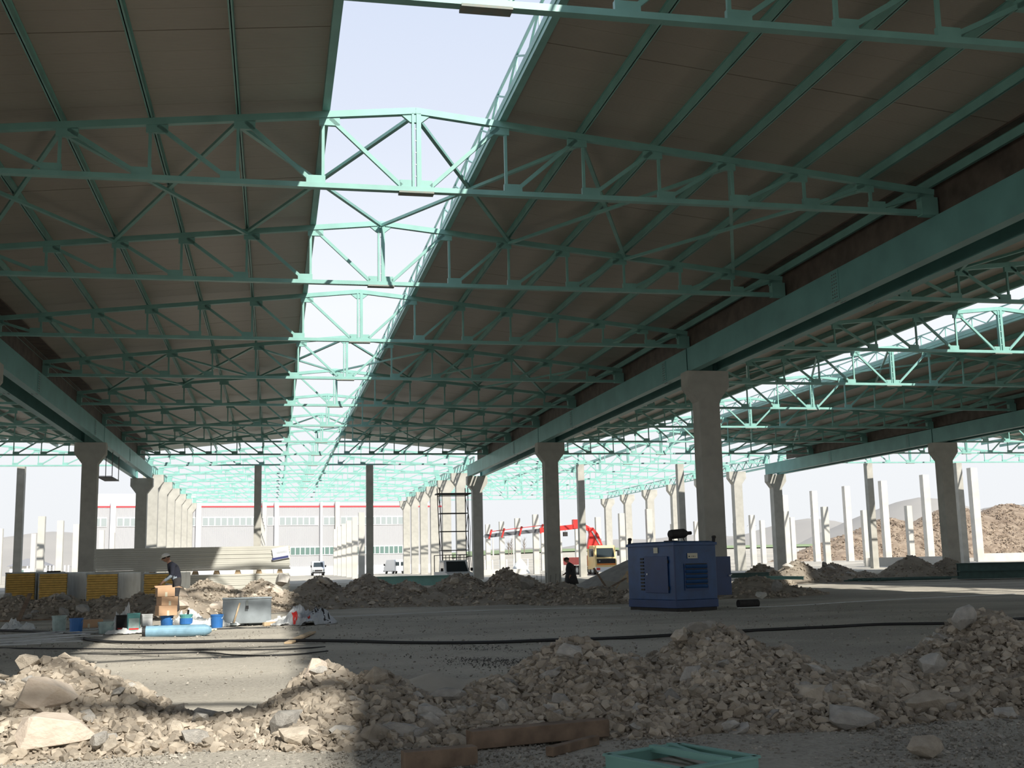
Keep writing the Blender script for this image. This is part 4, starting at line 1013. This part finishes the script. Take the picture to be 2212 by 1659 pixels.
ct_ = cb.build('coat', CHAR, wk, smooth=True); ct_.modifiers.new('thickness', 'SOLIDIFY').thickness = .015
person('person in dark clothes and red headwear standing beside the white pickup', (13.05,80.5,.02), math.pi, {}, [NAVY, NAVY, SKIN, BLACK, NAVY, HAIR], RED)

# ------------------------------------------------------------------ scaffold tower and pickup
sc_ = thing('scaffold_tower', 'dark tube scaffold tower behind the white pickup', 'scaffold', (12.27,79,0))
for s in (-1, 1):
    for y in (0, 1.1):
        MB().tube([(s*.98+.12*s*(-1)*0+(-.06 if s < 0 else -.02),y,6.9),(s*.86+(.05 if s < 0 else .12),y,.0)], .035, 6).build('standard', SCAF, sc_)
for z in (2.55, 3.85, 5.1, 6.35):
    for y in (0, 1.1): MB().tube([(-.98,y,z),(.98,y,z)], .028, 6).build('ledger', SCAF, sc_)
    for x in (-.97, .97): MB().tube([(x,0,z),(x,1.1,z)], .028, 6).build('transom', SCAF, sc_)
for x in (-.96, .96):
    for i, z in enumerate((0.1, 2.55, 3.85, 5.1)): MB().tube([(x,0 if i % 2 else 1.1,z),(x,1.1 if i % 2 else 0,z+1.25)], .022, 6).build('diagonal_brace', SCAF, sc_)
MB().bx((-1.2,-.1,6.42),(1.2,1.2,6.5)).build('platform_board', SCAF, sc_)
cable('rope', [(13.25,78.9,5.0),(13.35,78.8,3.6),(13.3,78.8,2.4),(13.4,78.8,1.0)], .02, PLASTIC, 'pale rope hanging down the scaffold side')
def wheel(mb_parent, x, y, r, wd, name='wheel'):
    o = MB().tube([(x-wd/2,y,r),(x+wd/2,y,r)], r, 18).build(name, BLACK, mb_parent)
    MB().tube([(x-wd/2-.01,y,r),(x+wd/2+.01,y,r)], r*.55, 12).build('rim', GALV, o)
pk = thing('pickup_truck', 'white pickup with roof rack facing the dark earth heap', 'pickup', (11.62,75.5,0), .04)
MB().prism([(-2.3,.45),(-2.35,.85),(-2.2,1.02),(-1.25,1.12),(2.6,1.10),(2.6,.45)], -.86, 0, .86).build('body', WHITEP, pk, bevel=.03)
MB().prism([(-1.3,1.10),(-.65,1.80),(-.5,1.86),(.9,1.86),(1.15,1.10)], -.78, 0, .78).build('cab', WHITEP, pk, bevel=.03)
MB().add([(-.70,-1.31,1.14),(.70,-1.31,1.14),(.62,-.70,1.78),(-.62,-.70,1.78)],[(0,1,2,3)]).add([(-.70,-1.29,1.12),(.70,-1.29,1.12),(.62,-.68,1.76),(-.62,-.68,1.76)],[(3,2,1,0)]).build('windscreen', GLASS, pk)
MB().bx((-.62,-2.37,.62),(.62,-2.33,.86)).build('grille', SOOT, pk)
for s in (-1, 1):
    MB().bx((s*.72-.10,-2.37,.68),(s*.72+.10,-2.32,.86)).build('headlight', PANE, pk)
    MB().bx((s*.98-.08,-1.15,1.15),(s*.98+.08,-1.08,1.35)).build('mirror', BLACK, pk)
    for y in (-1.5, 1.6): wheel(pk, s*.76, y, .34, .22)
    MB().bx((s*.785-.01,-.75,1.22),(s*.785+.01,.75,1.72)).build('side_window', GLASS, pk)
MB().bx((-.88,-2.42,.40),(.88,-2.28,.58)).build('bumper', SOOT, pk)
rk = MB().bar((-.85,-.5,2.02),(.85,-.5,2.02),.05,.05).bar((-.85,-.5,2.2),(.85,-.5,2.2),.05,.05).build('roof_rack', SCAF, pk)
for i in range(8): MB().bar((-.85+i*.243,-.5,1.85),(-.85+i*.243,-.5,2.2),.04,.04).build('rack_bar', SCAF, rk)
for s in (-1, 1): MB().bar((s*.85,-.5,2.2),(s*.85,2.4,2.2),.05,.05).bar((s*.85,2.4,2.2),(s*.85,2.4,1.1),.05,.05).build('rack_side', SCAF, rk)

# ------------------------------------------------------------------ crane truck
zt = float(gz(33.7, 116))
ct = thing('crane_truck', 'yellow-cab lorry with a red knuckle-boom crane', 'truck', (33.7,115.3,zt), .16)
MB().prism([(0,.55),(0,1.35),(.12,1.75),(.30,2.85),(.45,3.0),(1.9,3.0),(2.0,2.85),(2.0,.55)], -1.22, 0, 1.22).build('cab', YELL, ct, bevel=.05)
MB().add([(-1.02,.10,1.80),(1.02,.10,1.80),(.95,.275,2.72),(-.95,.275,2.72)],[(0,1,2,3)]).add([(-1.02,.16,1.80),(1.02,.16,1.80),(.95,.34,2.72),(-.95,.34,2.72)],[(3,2,1,0)]).build('windscreen', GLASS, ct)
gr = MB().bx((-1.05,-.03,1.15),(1.05,.05,1.62)).build('grille', SOOT, ct); MB().box((-.78,-.05,1.38),(.14,.02,.14)).build('emblem', GALV, gr)
MB().bx((-1.05,-.02,.98),(1.05,.03,1.14)).build('orange_stripe', mat('orange_stripe', (.75,.22,.03), .5), ct)
MB().bx((-1.24,-.14,.30),(1.24,.12,.78)).build('bumper', WHITEP, ct)
for s in (-1, 1):
    MB().bx((s*.98-.2,-.16,.48),(s*.98+.2,-.12,.70)).build('headlight', RED if s < 0 else PANE, ct)
    mm_ = MB().bx((s*1.5-.12,.1,1.9),(s*1.5+.12,.2,2.45)).build('mirror', BLACK, ct); MB().bar((s*1.22,.2,2.5),(s*1.5,.15,2.48),.04,.04).build('mirror_arm', BLACK, mm_)
    MB().bx((s*1.225-.01,.5,1.85),(s*1.225+.01,1.5,2.65)).build('side_window', GLASS, ct)
    for y in (.9, 4.8, 6.1): wheel(ct, s*1.0, y, .5, .35)
MB().bx((-.45,.6,.55),(.45,8.2,.85)).build('chassis', SOOT, ct)
bd = MB().bx((-1.25,3.6,1.05),(1.25,8.2,1.2)).build('flatbed', RED, ct)
for s in (-1, 1): MB().bx((s*1.25-.03,3.6,1.2),(s*1.25+.03,8.2,1.85)).build('bed_side', RED, bd)
MB().bx((-1.25,3.58,1.2),(1.25,3.64,2.0)).build('headboard', RED, bd)
MB().bx((-1.7,2.4,.9),(1.3,3.1,1.5)).build('stabiliser_beam', RED, ct)
cr_ = thing('boom_crane', 'red knuckle-boom crane with dark telescopic jib stretched level', 'crane', (33.0,116.9,zt))
MB().prism([(-.9,2.7),(.9,2.7),(.35,4.2),(-.2,4.9),(-.75,4.9),(-.6,4.2)], -.28, 1, .28).build('crane_column', RED, cr_, bevel=.03)
MB().bar((.45,-.3,3.1),(-.35,-.3,4.5),.14,.14).build('lift_cylinder', GALV, cr_)
MB().bar((-.4,0,4.6),(-1.9,0,5.5),.35,.45).build('inner_boom', RED, cr_)
MB().bx((-2.35,-.3,4.8),(-1.55,.3,5.75)).build('knuckle', RED, cr_)
P0 = Vector((-1.6,0,5.05)); P1_ = Vector((-11.9,0,4.15)); dv = (P1_-P0)
MB().bar(P0, P0+dv*.42, .38, .50).build('outer_boom', RED, cr_)
jb = MB().bar(P0+dv*.36, P0+dv*.98, .30, .38).build('telescopic_jib', mat('grey_jib_steel', (.12,.12,.13), .4, .2, 2), cr_)
for t in (.40, .62, .80, .93):
    q = P0+dv*t; MB().bar(q+Vector((-.12,0,-.32)), q+Vector((.18,0,.62)), .40, .16).build('clamp', RED, cr_)
MB().bar(P0+dv*.38+Vector((0,-.1,.5)), P0+dv*.93+Vector((0,-.1,.42)), .06, .07).build('hydraulic_line', RED, cr_)
MB().bar(P0+dv*.98, P0+dv*1.06, .16, .18).build('jib_tip', GALV, cr_)
hb = MB().box((-2.0+-1.2,-.1,4.25),(.45,.3,.45)).build('hook_block', SOOT, cr_); MB().bar((-3.2,-.1,4.5),(-3.2,-.1,4.9),.04,.04).build('hook_link', BOLT, hb)

# the crane is bolted to the lorry: its members are parts of the truck
mi_ = (Matrix.Translation(ct.location) @ Matrix.Rotation(ct.rotation_euler.z, 4, 'Z')).inverted() @ Matrix.Translation(cr_.location)
for o in list(cr_.children): o.parent = ct; o.matrix_parent_inverse = mi_
bpy.data.objects.remove(cr_)
ct['label'] = 'yellow-cab lorry with a red knuckle-boom crane and its level dark jib'
# ------------------------------------------------------------------ vans
def van(x, y, rz, label, rear):
    z = float(gz(x, y)); t = thing('van', label, 'van', (x, y, z), rz)
    MB().prism([(0,.4),(0,1.0),(.55,1.2),(1.15,1.98),(1.35,2.08),(4.6,2.08),(4.75,1.9),(4.8,.4)], -.9, 0, .9).build('body', WHITEP, t, bevel=.05)
    MB().add([(-.74,.56,1.24),(.74,.56,1.24),(.66,1.10,1.92),(-.66,1.10,1.92)],[(0,1,2,3)]).build('windscreen', GLASS, t)
    MB().bx((-.55,-.03,.62),(.55,.01,.86)).build('grille', SOOT, t); MB().bx((-.92,-.08,.32),(.92,.05,.52)).build('bumper', SOOT, t)
    for s in (-1, 1):
        MB().bx((s*.72-.12,-.02,.68),(s*.72+.12,.03,.9)).build('headlight', PANE, t)
        MB().bx((s*.42-.28,4.79,1.2),(s*.42+.28,4.83,1.75)).build('rear_window', GLASS, t)
        MB().bx((s*1.04-.1,.7,1.2),(s*1.04+.1,.8,1.5)).build('mirror', BLACK, t)
        for yy in (.95, 3.9): wheel(t, s*.78, yy, .33, .22)
    return t
van(6.5,172,.02,'white van facing the site parked before the factory',False)
van(17.4,178,math.pi+.25,'white minibus seen from behind near the factory',True)

# ------------------------------------------------------------------ factory, house
fa = thing('factory', 'long white clad factory with a red parapet line', 'factory', (-27.5,179.7,.2), .18)
MB().bx((0,0,0),(56,10,11.0)).build('cladding', FACADE, fa)
MB().bx((-.05,-.06,10.95),(56,.2,11.2)).build('parapet_line', REDL, fa)
MB().bx((0,.3,11.2),(56,9.5,11.6)).build('parapet', WHITEP, fa)
MB().bx((0,-.12,0),(56,0,1.6)).build('plinth', PILW, fa)
def windows(u0, u1, z0, z1, step, m, skip=()):
    fr_ = MB().bx((u0,-.10,z0-.12),(u1,-.02,z1+.12)).build('window_band', WHITEP, fa); u = u0+.08
    while u < u1-step*.5:
        MB().bx((u,-.14,z0),(u+step*.82,-.09,z1)).build('pane', m, fr_); u += step
for a, b in ((.4,3.2),(4.6,16.0),(17.0,26.0),(26.9,28.0),(28.8,35.0),(35.8,37.6),(38.6,50)): windows(a, b, 8.2, 9.35, .95, PANE)
windows(29.0,37.4,3.5,4.6,.78,PANED); windows(38.8,50,3.5,4.6,.78,PANED)
for u, wd, m in ((4.0,.75,PILW),(16.4,.75,PILW),(26.4,.65,CONCP),(28.3,.65,PILW),(35.4,.35,PILW),(38.0,.7,CONCP)): MB().bx((u-wd/2,-.55,0),(u+wd/2,-.03,11.9)).build('pilaster', m, fa)
ub = thing('upper_block', 'pale upper block with a green window strip behind the factory parapet', 'building', (-29.0,202,0), .18)
MB().bx((0,0,0),(16,12,14.6)).build('wall', WHITEP, ub); MB().bx((.8,-.08,11.9),(2.0,0,13.0)).bx((4.0,-.08,11.9),(12.0,0,13.0)).build('window', mat('green_strip_glass', (.25,.40,.33), .2), ub)
ho = thing('house', 'small white house with a grey hipped roof beyond the left columns', 'house', (-40,205,1.2))
MB().bx((-2.8,0,-1.5),(2.8,6,1.7)).build('wall', WHITEP, ho)
MB().add([(-3.3,-.5,1.7),(3.3,-.5,1.7),(3.3,6.5,1.7),(-3.3,6.5,1.7),(-.8,3,3.0),(.8,3,3.0)],[(0,1,5,4),(1,2,5),(2,3,4,5),(3,0,4),(3,2,1,0)]).build('roof', ROOFG, ho)
for x in (-1.7, -.9, 1.6): MB().bx((x-.3,-.05,-.2),(x+.3,.02,1.1)).build('window', PANED, ho)

# ------------------------------------------------------------------ hills, fields, fences, poles, trees
def hill(L, label, res): return tag(heap('hill', L, HILL, label, res=res, rough=.8, cat='hill', seed=3), label)
for L, lab, res in (([(-268,1500,52,260,300),(-335,1520,44,220,300),(-120,1600,26,260,300)],'pale dry hill beyond the left columns',14),
    ([(745,1520,50,190,260),(640,1700,34,300,300)],'pale low hill behind the short columns',14),
    ([(787,1300,66,170,240),(860,1330,48,160,240)],'rounded grey-brown hill behind the earth mound',12),
    ([(1107,1600,68,200,260),(1200,1600,80,220,300)],'far pale hill at the outer end of the ridge',14),
    ([(450,2100,24,400,400),(620,2000,36,260,300)],'hazy low hill behind the crane truck',20)): hill(L, lab, res)
tag(grid_obj('floor', np.linspace(30,330,30), np.linspace(310,430,20), lambda a, b: gz(a, b)+.25, FIELD), 'strip of green field beyond the fences', 'field', kind='structure')
def fence(pts, n_, h, label):
    t = thing('post_fence', label, 'fence', (pts[0][0], pts[0][1], 0)); a, b = Vector((*pts[0],0)), Vector((*pts[1],0))
    for i in range(n_):
        p = a+(b-a)*i/(n_-1); z = float(gz(p.x, p.y)); q = p-a
        MB().bx((q.x-.09,q.y-.09,z-.2),(q.x+.09,q.y+.09,z+h)).build('post', WHITEP, t)
    za, zb_ = float(gz(a.x, a.y)), float(gz(b.x, b.y))
    for k in (.4, .9): MB().bar((0,0,za+h*k),(b.x-a.x,b.y-a.y,zb_+h*k),.04,.04).build('wire', GALV, t)
fence(((36,205),(60,213)),18,1.8,'white post fence across the field behind the crane')
fence(((88,210),(118,216)),12,2.0,'white post fence beyond the short columns before the hills')
fence(((-37.5,192),(-30.5,193)),14,2.4,'post fence between the house and the factory')
def pole(x, y, h, label):
    z = float(gz(x, y)); t = thing('utility_pole', label, 'utility pole', (x, y, z))
    MB().tube([(0,0,0),(0,0,h)],[.22,.13],8).build('mast', CONCP, t); MB().bar((-1.1,0,h-.5),(1.1,0,h-.5),.1,.1).build('cross_arm', CONCP, t)
    for i in (-1, 0, 1): MB().tube([(i,0,h-.45),(i,0,h-.2)], .05, 6).build('insulator', GALV, t)
pole(81.6,163.5,7.2,'concrete utility pole behind the short columns'); pole(104,240,7.2,'slim utility pole between the far columns'); pole(54,260,6,'utility pole in the field behind the crane jib'); pole(56.8,300,6,'distant utility pole next to the bare trees')
def tree(x, y, h, label):
    z = float(gz(x, y)); t = thing('bare_tree', label, 'tree', (x, y, z), 0, 'bare field trees'); MB().tube([(0,0,0),(0,0,h*.6),(.1,0,h)],[.15,.1,.02],6).build('trunk', LEAFG, t)
    mb = MB(); r = random.Random(int(x*7))
    for i in range(26):
        a = r.uniform(0,6.28); z0 = h*r.uniform(.25,.75); L = h*r.uniform(.2,.36); mb.tube([(0,0,z0),(math.cos(a)*L*.5,math.sin(a)*L*.5,z0+L*.8)],[.05,.015],4)
    tag(mb.build('branches', LEAFG, t), None, kind='stuff')
for i in range(6): tree(59.5+i*1.5+(i % 2)*.4, 300+i*2, 3.6+.5*(i % 3), 'bare tree in the small row behind the field fence')
def bush(x, y, r_, label, m):
    o = mobj('bush', rock_mesh(int(x*10), m, .7, 60), None, (x, y, float(gz(x, y))+r_*.3), (0,0,0), 0, (r_*1.3, r_, r_)); tag(o, label, 'bush')
cn = thing('plastic_cone_pile', 'white plastic-covered pile among the short columns', 'covered pile', (28.6,134,float(gz(28.6,134))))
MB().lathe([(1.2,0),(1.0,.5),(.6,1.2),(.25,1.6),(.05,1.75)], n=14).build('cover', PLASTIC, cn)
